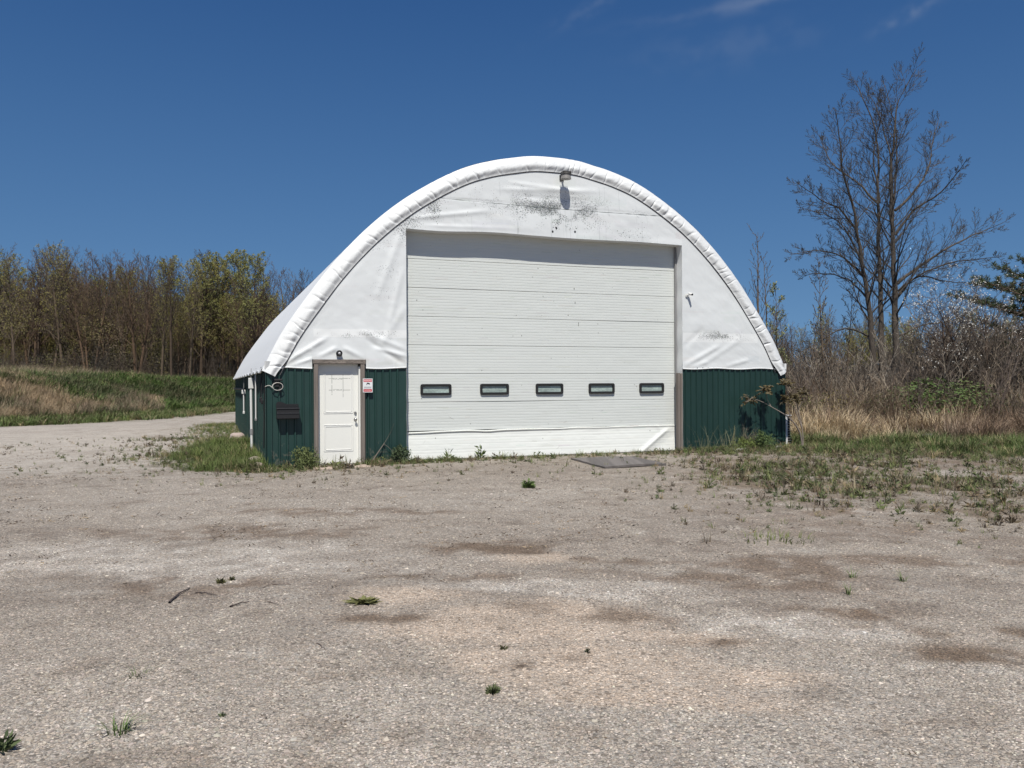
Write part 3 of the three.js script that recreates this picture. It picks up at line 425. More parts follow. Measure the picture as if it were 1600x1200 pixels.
// ---------------------------------------------------------------- things fixed to the building
function cylBetween(a, b, r, n = 10) { const A = new THREE.Vector3(...a), B = new THREE.Vector3(...b), g = new THREE.CylinderGeometry(r, r, A.distanceTo(B), n); g.translate(0, A.distanceTo(B) / 2, 0); g.applyQuaternion(new THREE.Quaternion().setFromUnitVectors(new THREE.Vector3(0, 1, 0), B.clone().sub(A).normalize())); g.translate(...a); return g; }
{
  const fl = top('flood_light', 'grey wall lamp with a ribbed hood high on the white end wall', 'wall lamp'); onHall(fl, 6.34, 6.18, 0.04);
  const hood = new THREE.SphereGeometry(0.115, 24, 12, 0, Math.PI * 2, 0, Math.PI / 2); hood.scale(1.05, 0.8, 1); hood.translate(0, 0.03, 0.24);
  mesh('hood', merge([hood, cylBetween([0, 0.03, 0.24], [0, 0.032, 0.24], 0.118, 24)]), std(0.030, 0.029, 0.028, 0.7), fl);
  const fins = []; for (let k = -3; k <= 3; k++) fins.push(box(0.008, 0.055, 0.20, k * 0.028, 0.075, 0.24, 0)); mesh('cooling_fins', merge(fins), std(0.045, 0.043, 0.04, 0.7), fl);
  const ln = new THREE.CylinderGeometry(0.105, 0.118, 0.09, 24); ln.translate(0, -0.016, 0.24); mesh('lens', ln, std(0.22, 0.21, 0.195, 0.4), fl);
  mesh('bracket', merge([cylBetween([0, 0.02, 0], [0, 0.02, 0.16], 0.022), box(0.10, 0.12, 0.02, 0, 0.02, 0.008, 0.004)]), M.dark, fl);
  const c1 = top('security_camera', 'small white bullet camera on the white cloth beside the big door', 'camera'); onHall(c1, 9.55, 3.70, 0.045, 0.3);
  const bd = new THREE.CapsuleGeometry(0.03, 0.06, 6, 14); bd.rotateX(Math.PI / 2 + 0.25); bd.translate(0.02, 0.01, 0.09); mesh('camera_body', bd, M.pvc, c1);
  mesh('camera_lens', cylBetween([0.02, -0.008, 0.14], [0.02, -0.012, 0.158], 0.024, 16), M.dark, c1); mesh('mount', merge([cylBetween([0, -0.02, 0], [0.01, 0, 0.1], 0.014), cylBetween([0, -0.02, 0], [0, -0.02, 0.012], 0.04, 16)]), M.pvc, c1);
  const c2 = top('round_camera', 'round black camera with a pale centre above the entry door frame', 'camera'); onHall(c2, 1.40, 2.245, 0.06);
  const ringG = new THREE.TorusGeometry(0.043, 0.02, 12, 28); ringG.translate(0, 0, 0.05); mesh('camera_ring', merge([ringG, cylBetween([0, 0, -0.02], [0, 0, 0.045], 0.058, 24)]), M.dark, c2);
  const eye = new THREE.SphereGeometry(0.027, 16, 12); eye.translate(0, 0, 0.05); mesh('camera_eye', eye, std(0.5, 0.5, 0.52, 0.2), c2);
  const sg = top('warning_sign', 'small red and white camera warning sign screwed on beside the entry door', 'sign'); onHall(sg, 1.975, 1.59, 0.085, -0.03);
  const face = canvasTex(256, 360, (c, w, h) => {
    c.fillStyle = '#d9dbdb'; c.fillRect(0, 0, w, h); c.fillStyle = '#b3242e'; c.fillRect(12, 14, w - 24, 70); c.fillRect(12, h - 84, w - 24, 68);
    c.fillStyle = '#f2e4e4'; c.font = 'bold 44px sans-serif'; c.textAlign = 'center'; c.fillText('WARNING', w / 2, 66, w - 40);
    c.fillStyle = '#151515'; c.save(); c.translate(140, 125); c.rotate(0.25); c.fillRect(-34, -18, 66, 36); c.fillRect(32, -11, 16, 22); c.restore(); c.fillRect(96, 128, 12, 34); c.fillRect(80, 156, 44, 9); c.fillRect(165, 150, 24, 8);
    for (const [y, n] of [[214, 9], [240, 7]]) for (let i = 0; i < n; i++) c.fillRect(30 + i * 200 / n, y, 200 / n - 6, 12);
    c.fillStyle = '#e8d4d4'; for (let i = 0; i < 6; i++) c.fillRect(34 + i * 32, h - 58, 24, 12);
  });
  mesh('sign_plate', box(0.20, 0.285, 0.006, 0, 0, -0.004, 0.002), std(0.6, 0.6, 0.6, 0.5), sg);
  mesh('sign_face', new THREE.PlaneGeometry(0.19, 0.275), std(1, 1, 1, 0.45, { map: face }), sg);
  const mb = top('wall_box', 'black open-topped metal box hanging on the green siding by the corner', 'box'); onHall(mb, 0.385, 1.05, 0.025);
  mesh('box_body', merge([box(0.43, 0.20, 0.008, 0, 0, 0.17, 0.002), box(0.43, 0.30, 0.008, 0, 0.03, 0.004, 0.002), box(0.008, 0.20, 0.16, -0.211, 0, 0.087, 0.002), box(0.008, 0.20, 0.16, 0.211, 0, 0.087, 0.002), box(0.43, 0.008, 0.16, 0, -0.097, 0.087, 0.002)]), M.dark, mb);
  mesh('box_rim', merge([box(0.45, 0.022, 0.022, 0, 0.095, 0.176, 0.004), box(0.43, 0.03, 0.006, 0.0, 0.0, 0.178, 0.002)]), std(0.018, 0.018, 0.02, 0.4), mb);
  const lid = new THREE.Shape(); lid.moveTo(-0.22, 0.1); lid.lineTo(0.21, 0.1); lid.lineTo(0.20, 0.16); lid.quadraticCurveTo(0.02, 0.15, -0.06, 0.20); lid.quadraticCurveTo(-0.20, 0.27, -0.22, 0.18); const lg = new THREE.ExtrudeGeometry(lid, { depth: 0.012, bevelEnabled: false }); lg.translate(0, 0, 0.03); mesh('torn_lid', lg, M.dark, mb);
  const co = top('cable_coil', 'pale coiled cable looped over a black bracket near the building corner', 'cable'); onHall(co, 0.16, 1.60, 0.03);
  const cp = []; for (let i = 0; i <= 40; i++) { const a = i / 40 * Math.PI * 2 * 1.6; cp.push(new THREE.Vector3(0.03 + 0.10 * Math.cos(a) + 0.01 * i / 40, -0.02 + 0.075 * Math.sin(a), 0.045 + 0.02 * i / 40)); } cp.push(new THREE.Vector3(-0.12, 0.0, 0.03), new THREE.Vector3(-0.2, -0.02, 0.01));
  mesh('cable_loop', new THREE.TubeGeometry(new THREE.CatmullRomCurve3(cp), 120, 0.0075, 6), std(0.42, 0.40, 0.36, 0.6), co);
  mesh('bracket', merge([box(0.10, 0.16, 0.05, 0.02, 0.05, 0.02, 0.01), box(0.16, 0.04, 0.06, 0.05, 0.11, 0.03, 0.01), box(0.05, 0.12, 0.03, 0.08, -0.06, 0.018, 0.008)]), M.dark, co);
  // left side wall: local x = -out, z = -along
  const cd = top('conduit_pole', 'white upright pipe with a grey box on top beside the left green wall', 'pipe'); onHall(cd, -0.12, 0, -4.0);
  mesh('pipe', merge([cylBetween([0.02, -0.2, 0.1], [0.01, 1.55, 0], 0.03, 12)]), M.pvc, cd); mesh('pipe_box', box(0.12, 0.26, 0.09, 0.01, 1.66, 0, 0.01), M.pvc, cd); mesh('pipe_clamp', merge([cylBetween([0.018, 0.42, 0.06], [0.017, 0.56, 0.055], 0.042, 12)]), M.grey, cd);
  mesh('pipe_drop', cylBetween([0.01, 1.78, 0], [0.02, 2.02, 0], 0.008, 6), M.grey, cd);
  const rd = top('tie_rod', 'thin pale rod hanging on the green wall nearest the front corner', 'rod'); onHall(rd, -0.07, 0, -2.7);
  mesh('rod', cylBetween([0, 0.85, 0], [0, 1.85, 0], 0.017, 8), M.pvc, rd); mesh('rod_hook', box(0.05, 0.06, 0.05, 0, 0.83, 0, 0.01), M.grey, rd); mesh('rod_strap', cylBetween([0, 1.85, 0], [0.01, 2.0, 0], 0.006, 6), M.grey, rd);
  const rd2 = top('tie_rod', 'short rod with a white clamp hanging farther along the left green wall', 'rod'); onHall(rd2, -0.07, 0, -9.1);
  mesh('rod', cylBetween([0, 0.82, 0], [0, 1.42, 0], 0.02, 8), M.pvc, rd2); mesh('rod_clamp', box(0.12, 0.13, 0.08, 0, 1.42, 0, 0.02), M.pvc, rd2); mesh('rod_clamp', box(0.06, 0.08, 0.05, 0, 0.80, 0, 0.015), M.pvc, rd2); mesh('rod_strap', cylBetween([0, 1.48, 0], [0.02, 1.98, 0], 0.01, 6), M.grey, rd2);
  const wc = top('wall_cable', 'dark cable running level along the far part of the left wall', 'cable'); onHall(wc, -0.06, 0, 0);
  const wp = []; for (let i = 0; i <= 24; i++) wp.push(new THREE.Vector3(-0.02 * (i % 2), 1.52 - 0.05 * Math.sin(i * 0.8) ** 2, -8.6 - i * 0.39)); mesh('cable', new THREE.TubeGeometry(new THREE.CatmullRomCurve3(wp), 80, 0.022, 6), M.dark, wc);
  const cs = top('corner_strap', 'dark lashing straps hanging down the front left corner of the green wall', 'strap'); onHall(cs, -0.05, 0, -0.7);
  for (const g of [cylBetween([0.0, 0.35, 0.45], [0.02, 1.98, 0.5], 0.014, 6), cylBetween([-0.01, 1.35, -0.4], [0.0, 1.98, -0.3], 0.010, 6), cylBetween([-0.01, 1.30, 0.1], [-0.02, 1.98, 0.0], 0.009, 6)]) mesh('strap', g, M.dark, cs);
  mesh('strap_hook', box(0.05, 0.10, 0.05, -0.01, 1.30, -0.4, 0.012), M.dark, cs); mesh('strap_hook', box(0.05, 0.09, 0.05, -0.01, 1.27, 0.1, 0.012), M.dark, cs);
  const ac = top('louvered_unit', 'white outdoor unit with dark louvres standing at the right end wall corner', 'outdoor unit'); onHall(ac, WIDE + 0.20, 0, -0.35);
  mesh('casing', merge([box(0.14, 0.86, 0.5, -0.07, 0.36, 0, 0.01), box(0.13, 0.86, 0.03, 0.066, 0.36, -0.235, 0.004), box(0.135, 0.02, 0.49, 0.068, 0.785, -0.004, 0.004)]), std(0.66, 0.65, 0.64, 0.5), ac);
  mesh('core', box(0.10, 0.83, 0.40, 0.055, 0.345, 0, 0.004), M.dark, ac);
  for (let k = 0; k < 13; k++) mesh('louvre', box(0.125, 0.012, 0.03, 0.063, -0.03 + k * 0.062, 0.222, 0.003), std(0.35, 0.33, 0.31, 0.5), ac);
}

// ---------------------------------------------------------------- growing things: builders
const V = (x, y, z) => new THREE.Vector3(x, y, z), UP = V(0, 1, 0);
const buf = () => ({ p: [], n: [], uv: [], i: [] });
function geo(b) { const g = new THREE.BufferGeometry(); g.setAttribute('position', new THREE.Float32BufferAttribute(b.p, 3)); g.setAttribute('normal', new THREE.Float32BufferAttribute(b.n, 3)); g.setAttribute('uv', new THREE.Float32BufferAttribute(b.uv, 2)); g.setIndex(b.i); return g; }
function limb(b, pts, rads, sides) {
  const o = b.p.length / 3; let vv = 0; const t = V(), a = V(), c = V();
  for (let k = 0; k < pts.length; k++) {
    t.subVectors(pts[Math.min(k + 1, pts.length - 1)], pts[Math.max(0, k - 1)]).normalize();
    a.set(Math.abs(t.y) > 0.9 ? 1 : 0, Math.abs(t.y) > 0.9 ? 0 : 1, 0).cross(t).normalize(); c.crossVectors(t, a);
    if (k) vv += pts[k].distanceTo(pts[k - 1]);
    for (let s = 0; s <= sides; s++) { const q = s / sides * Math.PI * 2, x = Math.cos(q), y = Math.sin(q), nx = a.x * x + c.x * y, ny = a.y * x + c.y * y, nz = a.z * x + c.z * y; b.p.push(pts[k].x + nx * rads[k], pts[k].y + ny * rads[k], pts[k].z + nz * rads[k]); b.n.push(nx, ny, nz); b.uv.push(s / sides * Math.max(1, Math.round(rads[0] * 12)), vv); }
  }
  for (let k = 0; k < pts.length - 1; k++) for (let s = 0; s < sides; s++) { const q = o + k * (sides + 1) + s; b.i.push(q, q + 1, q + sides + 1, q + 1, q + sides + 2, q + sides + 1); }
}
function leafQuad(b, c, L, W, dir, r) {                                                           // a pointed leaf of two faces
  const side = V(r() - 0.5, r() - 0.5, r() - 0.5).cross(dir).normalize().multiplyScalar(W / 2), o = b.p.length / 3, tip = c.clone().addScaledVector(dir, L), mid = c.clone().addScaledVector(dir, L * 0.45), n = V().crossVectors(side, dir).normalize();
  for (const q of [c, mid.clone().add(side), tip, mid.clone().sub(side)]) { b.p.push(q.x, q.y, q.z); b.n.push(n.x, n.y, n.z); b.uv.push(0, 0); }
  b.i.push(o, o + 1, o + 2, o, o + 2, o + 3);
}
const rdir = (r) => { const a = r() * Math.PI * 2, y = r() * 2 - 1, s = Math.sqrt(1 - y * y); return V(Math.cos(a) * s, y, Math.sin(a) * s); };
// o: { r, wood, twig, kids: [per level], ang, ratio, trop, wob, sides, steps, rmin, tip(point, direction) }
function growAlong(o, pts, rads, level, len) {
  limb(level <= o.woodTo ? o.wood : o.twig, pts, rads, o.sides[level]);
  const n = o.kids[level] || 0; let az = o.r() * 6.28;
  for (let k = 0; k < n; k++) {
    const t0 = level === 0 ? o.bare : 0.18, t = t0 + (0.985 - t0) * (k + 0.3 + 0.7 * o.r()) / n, f = t * (pts.length - 1), j = Math.min(pts.length - 2, Math.floor(f)), p = pts[j].clone().lerp(pts[j + 1], f - j), dir = V().subVectors(pts[j + 1], pts[j]).normalize();
    az += 2.4 + (o.r() - 0.5); const perp = V(1, 0, 0).cross(dir).normalize().applyAxisAngle(dir, az), ang = o.ang[level] * (0.75 + 0.5 * o.r());
    const d = dir.multiplyScalar(Math.cos(ang)).addScaledVector(perp, Math.sin(ang));
    const L = len * o.ratio[level] * (level === 0 ? o.shape(t) : 1.05 - 0.75 * t) * (0.7 + 0.6 * o.r());
    grow(o, p, d, L, Math.max(o.rmin, lerp(rads[j], rads[j + 1], f - j) * o.thin[level]), level + 1);
  }
  if (o.tip && level >= o.tipFrom) { const e = pts.length - 1; o.tip(pts[e], V().subVectors(pts[e], pts[e - 1]).normalize(), pts); }
}
function grow(o, base, dir, len, r0, level) {
  const n = o.steps[level], pts = [base.clone()], rads = [r0], d = dir.clone(), p = base.clone();
  for (let k = 1; k <= n; k++) { d.addScaledVector(rdir(o.r), o.wob[level]).addScaledVector(UP, o.trop[level] / n).normalize(); p.addScaledVector(d, len / n); pts.push(p.clone()); rads.push(Math.max(o.rmin * 0.55, r0 * Math.pow(1 - k / (n + 0.4), 0.85))); }
  growAlong(o, pts, rads, level, len);
}
const barkMap = dataTex(256, 512, (x, y) => { const g = fbm(x * 0.11, y * 0.025, 4, 35), v = 0.42 + 0.55 * (g - 0.2) + 0.1 * (fbm(x * 0.02, y * 0.02, 3, 36) - 0.5); return [v * 1.0, v * 0.95, v * 0.9]; }, true);
const bark = (r, g, b) => std(r * 3.2, g * 3.2, b * 3.2, 0.95, { map: barkMap, bumpMap: barkMap, bumpScale: 0.02, side: THREE.FrontSide });
const leafMat = (r, g, b) => new THREE.MeshPhysicalMaterial({ color: new THREE.Color().setRGB(r, g, b), roughness: 0.85, transmission: 0.3, thickness: 0, side: THREE.DoubleSide });

// many copies of a few shapes that nobody could count: [x, z, size, colour, (height factor)]
function scatter(name, label, category, geos, mat, list, seed, sink = 0.01) {
  const r = rng(seed), g = new THREE.Group(); g.name = numbered(name); scene.add(g); tag(g, label, category, null, 'stuff');
  geos.forEach((ge, q) => {
    const own = list.filter((_, i) => i % geos.length === q); if (!own.length) return;
    const im = new THREE.InstancedMesh(ge, mat, own.length), m = new THREE.Matrix4(), e = new THREE.Euler(), qt = new THREE.Quaternion(), col = new THREE.Color();
    own.forEach(([x, z, s, c, hy = 1, yy], i) => { e.set((r() - 0.5) * 0.25, r() * 6.283, (r() - 0.5) * 0.25); qt.setFromEuler(e); m.compose(V(x, (yy ?? groundY(x, z)) - sink * s, z), qt, V(s, s * hy, s)); im.setMatrixAt(i, m); im.setColorAt(i, col.setRGB(...c)); });
    im.name = g.name.replace(/_\d+$/, '') + '_clumps'; im.castShadow = im.receiveShadow = true; g.add(im);
  });
  return g;
}
const vary = (r, c, k = 0.3) => { const f = 1 + (r() - 0.5) * 2 * k, w = (r() - 0.5) * k * 0.5; return [c[0] * f * (1 + w), c[1] * f, c[2] * f * (1 - w)]; };
const pick = (r, list) => list[Math.floor(r() * list.length)];
function tuft(seed, n, h, spread, bend, width, segs = 3) {                                         // a clump of blades
  const r = rng(seed), b = buf();
  for (let k = 0; k < n; k++) {
    const a = r() * 6.283, q = spread * Math.sqrt(r()), hh = h * (0.45 + 0.55 * r()), out = a + (r() - 0.5) * 1.6, bn = bend * (0.3 + r()), w = width * (0.7 + 0.6 * r()), tx = Math.cos(out + 1.57), tz = Math.sin(out + 1.57), o = b.p.length / 3;
    for (let s = 0; s <= segs; s++) {
      const t = s / segs, x = Math.cos(a) * q + Math.cos(out) * hh * bn * t * t, z = Math.sin(a) * q + Math.sin(out) * hh * bn * t * t, y = hh * t * (1 - 0.35 * bn * t), ww = w * (1 - t * 0.92) / 2;
      for (const sd of [-1, 1]) { b.p.push(x + tx * ww * sd, y, z + tz * ww * sd); b.n.push(Math.cos(out) * -0.7, 0.6, Math.sin(out) * -0.7); b.uv.push(0, t); }
      if (s) b.i.push(o + s * 2 - 2, o + s * 2 - 1, o + s * 2, o + s * 2 - 1, o + s * 2 + 1, o + s * 2);
    }
  }
  const g = geo(b); g.computeVertexNormals(); return g;
}
function weed(seed, leaves, h, size) {                                                            // a leafy weed: stems with pointed leaves
  const r = rng(seed), b = buf();
  for (let k = 0; k < leaves; k++) { const a = r() * 6.283, y = h * r() * r(), el = 0.15 + 0.9 * r(), d = V(Math.cos(a) * Math.cos(el), Math.sin(el), Math.sin(a) * Math.cos(el)); leafQuad(b, V(Math.cos(a) * size * 0.25 * r(), y, Math.sin(a) * size * 0.25 * r()), size * (0.5 + 0.7 * r()), size * 0.28, d, r); }
  for (let k = 0; k < 3; k++) { const a = r() * 6.283; limb(b, [V(0, 0, 0), V(Math.cos(a) * size * 0.15, h * 0.6, Math.sin(a) * size * 0.15), V(Math.cos(a) * size * 0.2, h * 1.1, Math.sin(a) * size * 0.2)], [0.003, 0.002, 0.001], 3); }
  return geo(b);
}
const flora = std(1, 1, 1, 0.85), floraLeaf = new THREE.MeshPhysicalMaterial({ color: 0xffffff, roughness: 0.8, transmission: 0.15, thickness: 0, side: THREE.DoubleSide });
const inView = (x, d, k = 0.70) => Math.abs(x) < k * d + 0.6;

// ---------------------------------------------------------------- bare brush
function bushGeo(seed, h, stems, o = {}) {
  const r = rng(seed), b = buf();
  const P = { r, wood: b, twig: b, woodTo: 0, kids: o.kids || [7, 4, 0], ang: [0.6, 0.65, 0.6], ratio: [0.42, 0.45, 0.4], trop: [0.5, 0.35, 0.2], wob: [0.14, 0.18, 0.2], sides: [4, 3, 3, 3], steps: [6, 3, 2, 1], rmin: o.rmin || 0.006, thin: [0.6, 0.6, 0.6], bare: 0.2, shape: (t) => 1.15 - 0.7 * t, tip: o.tip, tipFrom: 1 };
  for (let k = 0; k < stems; k++) { const a = r() * 6.283, lean = 0.1 + 0.55 * r(), q = 0.25 * h * Math.sqrt(r()) * 0.7; grow(P, V(Math.cos(a) * q, -0.05, Math.sin(a) * q), V(Math.cos(a) * lean, 1, Math.sin(a) * lean).normalize(), h * (0.6 + 0.45 * r()), o.r0 || 0.022, 0); }
  return geo(b);
}
const brushGeos = [1, 2, 3, 4, 5].map((s) => bushGeo(100 + s, 3, 8, { r0: 0.028, rmin: 0.0095 }));
const twiggyGeos = [1, 2, 3].map((s) => bushGeo(130 + s, 1.6, 11, { r0: 0.014, rmin: 0.0075, kids: [5, 3, 0] }));
const leafyGeos = [1, 2, 3].map((s) => { const r = rng(160 + s), b = buf(); for (let k = 0; k < 1700; k++) { const d = rdir(r), q = Math.cbrt(r()), c = V(d.x * q * 0.8, 0.75 + d.y * q * 0.75, d.z * q * 0.8).multiplyScalar(0.75 + 0.5 * fbm(d.x * 2 + 5, d.z * 2 + d.y, 2, s)); if (c.y < 0.02) continue; leafQuad(b, c, 0.07, 0.04, rdir(r), r); } return geo(b); });

// ---------------------------------------------------------------- forest trees: one of each kind, then copies
const TONES = { grey: [0.118, 0.096, 0.072], brown: [0.112, 0.078, 0.052], dark: [0.072, 0.054, 0.040] };
function forestTree(seed, H, tone, leaf, opt = {}) {
  const r = rng(seed), wood = buf(), twig = buf(), bud = buf();
  const o = { r, wood, twig, woodTo: 1, kids: opt.kids || [30, 7, 5], ang: opt.ang || [0.62, 0.6, 0.7], ratio: opt.ratio || [0.32, 0.46, 0.52], trop: [0.35, 0.45, 0.35, 0.2], wob: [0.03, 0.10, 0.16, 0.2], sides: [7, 4, 3, 3], steps: [14, 6, 3, 2], rmin: opt.rmin || 0.012, thin: [0.42, 0.5, 0.6], bare: opt.bare ?? 0.3, shape: (t) => 1.12 - 0.75 * t, tipFrom: 2,
    tip: leaf ? (p, d) => { if (r() < leaf.keep) for (let k = 0; k < leaf.n; k++) leafQuad(bud, p.clone().addScaledVector(rdir(r), 0.12 * r()), leaf.size * (0.6 + 0.8 * r()), leaf.size * 0.6, rdir(r).addScaledVector(d, 0.4).normalize(), r); } : null };
  const stems = opt.stems || 1;
  for (let s = 0; s < stems; s++) { const a = r() * 6.28, lean = stems > 1 ? 0.10 + 0.1 * r() : 0.03; grow(o, V(Math.cos(a) * 0.1 * (stems - 1), -0.15, Math.sin(a) * 0.1 * (stems - 1)), V(Math.cos(a) * lean, 1, Math.sin(a) * lean).normalize(), H * (s ? 0.8 + 0.15 * r() : 1), opt.r0 || 0.15, 0); }
  return { trunk: geo(wood), crown: geo(twig), leaves: leaf ? geo(bud) : null, tone: bark(...tone), twigMat: std(tone[0] * 1.05, tone[1] * 1.02, tone[2], 0.9, { side: THREE.FrontSide }), leafMat: leaf ? leafMat(...leaf.color) : null };
}
function makeTree(name, k, label, category, group) { const t = top(name, label, category, group); mesh('trunk', k.trunk, k.tone, t); mesh('crown', k.crown, k.twigMat, t); if (k.leaves) mesh('leaves', k.leaves, k.leafMat, t); return t; }
const KIND = [
  forestTree(11, 11.5, TONES.grey, null), forestTree(12, 11, TONES.brown, null, { stems: 2 }), forestTree(13, 12, TONES.dark, null, { bare: 0.4 }), forestTree(14, 10.5, TONES.brown, { keep: 0.4, n: 2, size: 0.07, color: [0.15, 0.09, 0.04] }, { stems: 3, r0: 0.11, kids: [20, 6, 5] }),
  forestTree(15, 11.5, TONES.grey, { keep: 0.7, n: 4, size: 0.085, color: [0.27, 0.235, 0.055] }), forestTree(16, 11, TONES.dark, { keep: 0.9, n: 7, size: 0.09, color: [0.25, 0.245, 0.065] }, { bare: 0.22, ratio: [0.36, 0.46, 0.52] }), forestTree(17, 8, TONES.brown, { keep: 0.85, n: 6, size: 0.075, color: [0.19, 0.165, 0.028] }, { bare: 0.15, ratio: [0.4, 0.46, 0.52], r0: 0.1 }),
];
{
  const names = ['bare_tree', 'bare_tree', 'bare_tree', 'reddish_tree', 'budding_tree', 'leafing_tree', 'yellow_tree'];
  const says = ['bare grey tree at the edge of the wood behind the grassy bank', 'bare brown twin stemmed tree at the edge of the wood behind the bank', 'dark tall bare trunked tree at the edge of the wood behind the bank', 'bare tree with reddish brown buds at the edge of the wood', 'grey tree with a thin haze of yellow buds at the wood edge', 'tree with pale yellow green young leaves at the wood edge', 'low mustard yellow green young tree under the bare trees of the wood'];
  const sorts = ['bare grey trees of the wood', 'twin stemmed bare trees of the wood', 'dark bare trees of the wood', 'reddish budding trees of the wood', 'yellow budding trees of the wood', 'leafing trees of the wood', 'low yellow green trees of the wood'];
  const proto = [], r = rng(404);
  const place = (k, px, d, topPx, label) => {
    const x = PX(px, d), z = -d, y = groundY(x, z), H = [11.5, 11, 12, 10.5, 11.5, 11, 8][k] * 1.04, s = (PY(topPx, d) - y) / H;
    let t;
    if (!proto[k]) t = proto[k] = makeTree(names[k], KIND[k], says[k], 'tree'); else { t = proto[k].clone(); t.name = numbered(names[k]); scene.add(t); }
    t.position.set(x, y, z); t.rotation.set(0, r() * 6.283, 0); t.scale.set(s * (0.9 + 0.25 * r()), s, s * (0.9 + 0.25 * r()));
    t.userData = label ? { label, category: 'tree' } : { label: says[k], category: 'tree', group: sorts[k] };
    return t;
  };
  const row = [[-14, 5, 395], [8, 0, 392], [22, 4, 400], [38, 0, 388], [52, 1, 384], [70, 2, 398], [84, 0, 392], [98, 4, 388], [112, 4, 402], [126, 1, 404], [140, 3, 410], [154, 2, 408], [170, 1, 396], [182, 3, 392], [196, 0, 408], [212, 1, 404], [228, 2, 402], [240, 0, 400], [254, 4, 410], [266, 2, 402], [280, 6, 470], [296, 4, 416], [312, 5, 408], [330, 5, 400], [348, 5, 404], [364, 5, 398], [380, 5, 396], [398, 5, 400], [412, 0, 402], [426, 2, 428], [444, 0, 424], [458, 1, 418], [472, 2, 424], [490, 0, 440], [300, 6, 478], [16, 6, 500], [96, 6, 465], [130, 6, 470], [346, 6, 470], [60, 2, 420], [206, 6, 520], [240, 6, 540], [370, 6, 480], [160, 0, 430], [322, 2, 430], [390, 3, 430]];
  const extra = { 23: 'broad tree with the palest yellow green crown in the wood beyond the bank', 26: 'tall yellow green leafing tree standing closest to the white roof in the wood', 17: 'tallest bare tree just before the dip in the treetops of the wood', 4: 'tallest bare tree over the wood near its far end from the building' };
  row.forEach(([px, k, topPx], i) => place(k, px + (r() - 0.5) * 5, 64 + 12 * r() + (px > 410 ? 10 : 0) + Math.max(0, (px - 250) * 0.03), topPx, extra[i]));
  // the mass of the wood behind them
  const all = KIND.map((k) => { const parts = [k.trunk, k.crown]; if (k.leaves) parts.push(k.leaves); const cols = [k.tone.color.clone().multiplyScalar(0.31), k.twigMat.color, k.leafMat?.color]; return merge(parts.map((g) => g.clone())).toNonIndexed ? mergeColoured(parts, cols) : null; });
  function mergeColoured(parts, cols) { return mergeGeometries(parts.map((g, i) => { const q = g.clone(), n = q.attributes.position.count, c = new Float32Array(n * 3); for (let j = 0; j < n; j++) { c[j * 3] = cols[i].r; c[j * 3 + 1] = cols[i].g; c[j * 3 + 2] = cols[i].b; } q.setAttribute('color', new THREE.BufferAttribute(c, 3)); return q; })); }
  const wood = new THREE.MeshStandardMaterial({ vertexColors: true, roughness: 0.92, side: THREE.DoubleSide });
  const g = new THREE.Group(); g.name = 'distant_wood'; scene.add(g); tag(g, 'dense mass of bare and budding trees filling the wood behind the bank', 'wood', null, 'stuff');
  const r2 = rng(808), spots = [];
  for (let i = 0; i < 560; i++) { const d = 74 + 50 * r2(), px = -160 + 690 * r2(), x = PX(px, d); if (bankSide(x, -d) < 15) continue; spots.push([x, -d, (0.78 + 0.26 * r2()) * (px > 262 && px < 300 ? 0.78 : 1) * (px > 415 ? 0.82 : 1) * (1 + (d - 78) * 0.002)]); }
  for (let i = 0; i < 130; i++) { const d = 75 + 90 * r2(), px = 1110 + 620 * r2(); spots.push([PX(px, d), -d, 0.55 + 0.4 * r2() * (d / 110)]); }
  all.forEach((ge, q) => { const own = spots.filter((_, i) => i % all.length === q), im = new THREE.InstancedMesh(ge, wood, own.length), m = new THREE.Matrix4(); own.forEach(([x, z, s], i) => { m.compose(V(x, groundY(x, z), z), new THREE.Quaternion().setFromAxisAngle(UP, r2() * 6.283), V(s, s, s)); im.setMatrixAt(i, m); }); im.name = 'tree_mass'; im.castShadow = im.receiveShadow = true; g.add(im); });
  // undergrowth of the wood
  const brown = [], green = [];
  for (let i = 0; i < 800; i++) { const d = 62 + 55 * r2(), px = -120 + 640 * r2(), x = PX(px, d), b = bankSide(x, -d); if (b < 11) continue; brown.push([x, -d, 0.5 + 0.6 * r2(), vary(r2, pick(r2, [[0.075, 0.056, 0.041], [0.09, 0.068, 0.05], [0.065, 0.055, 0.043]]), 0.3), 0.7 + 0.6 * r2()]); }
  for (let i = 0; i < 260; i++) { const d = 58 + 35 * r2(), px = -120 + 640 * r2(), x = PX(px, d), b = bankSide(x, -d); if (b < 12) continue; green.push([x, -d, 0.5 + 0.8 * r2(), vary(r2, pick(r2, [[0.10, 0.105, 0.03], [0.14, 0.12, 0.035], [0.08, 0.06, 0.03]]), 0.3), 1.2, groundY(x, -d) + (r2() < 0.5 ? 0 : 1 + 3 * r2())]); }
  scatter('woodland_undergrowth', 'tangle of brown stems on the floor of the wood', 'undergrowth', brushGeos, flora, brown, 3);
  scatter('woodland_foliage', 'sparse olive and yellow young leaves low in the wood', 'foliage', leafyGeos.map((q) => { const b = q.clone(); b.scale(1.6, 1.3, 1.6); return thinOut(b, 4); }), floraLeaf, green, 4);
}
function thinOut(g, k) { const idx = g.index.array, out = []; for (let i = 0; i < idx.length; i += 6) if ((i / 6) % k === 0) for (let j = 0; j < 6; j++) out.push(idx[i + j]); g.setIndex(out); return g; }

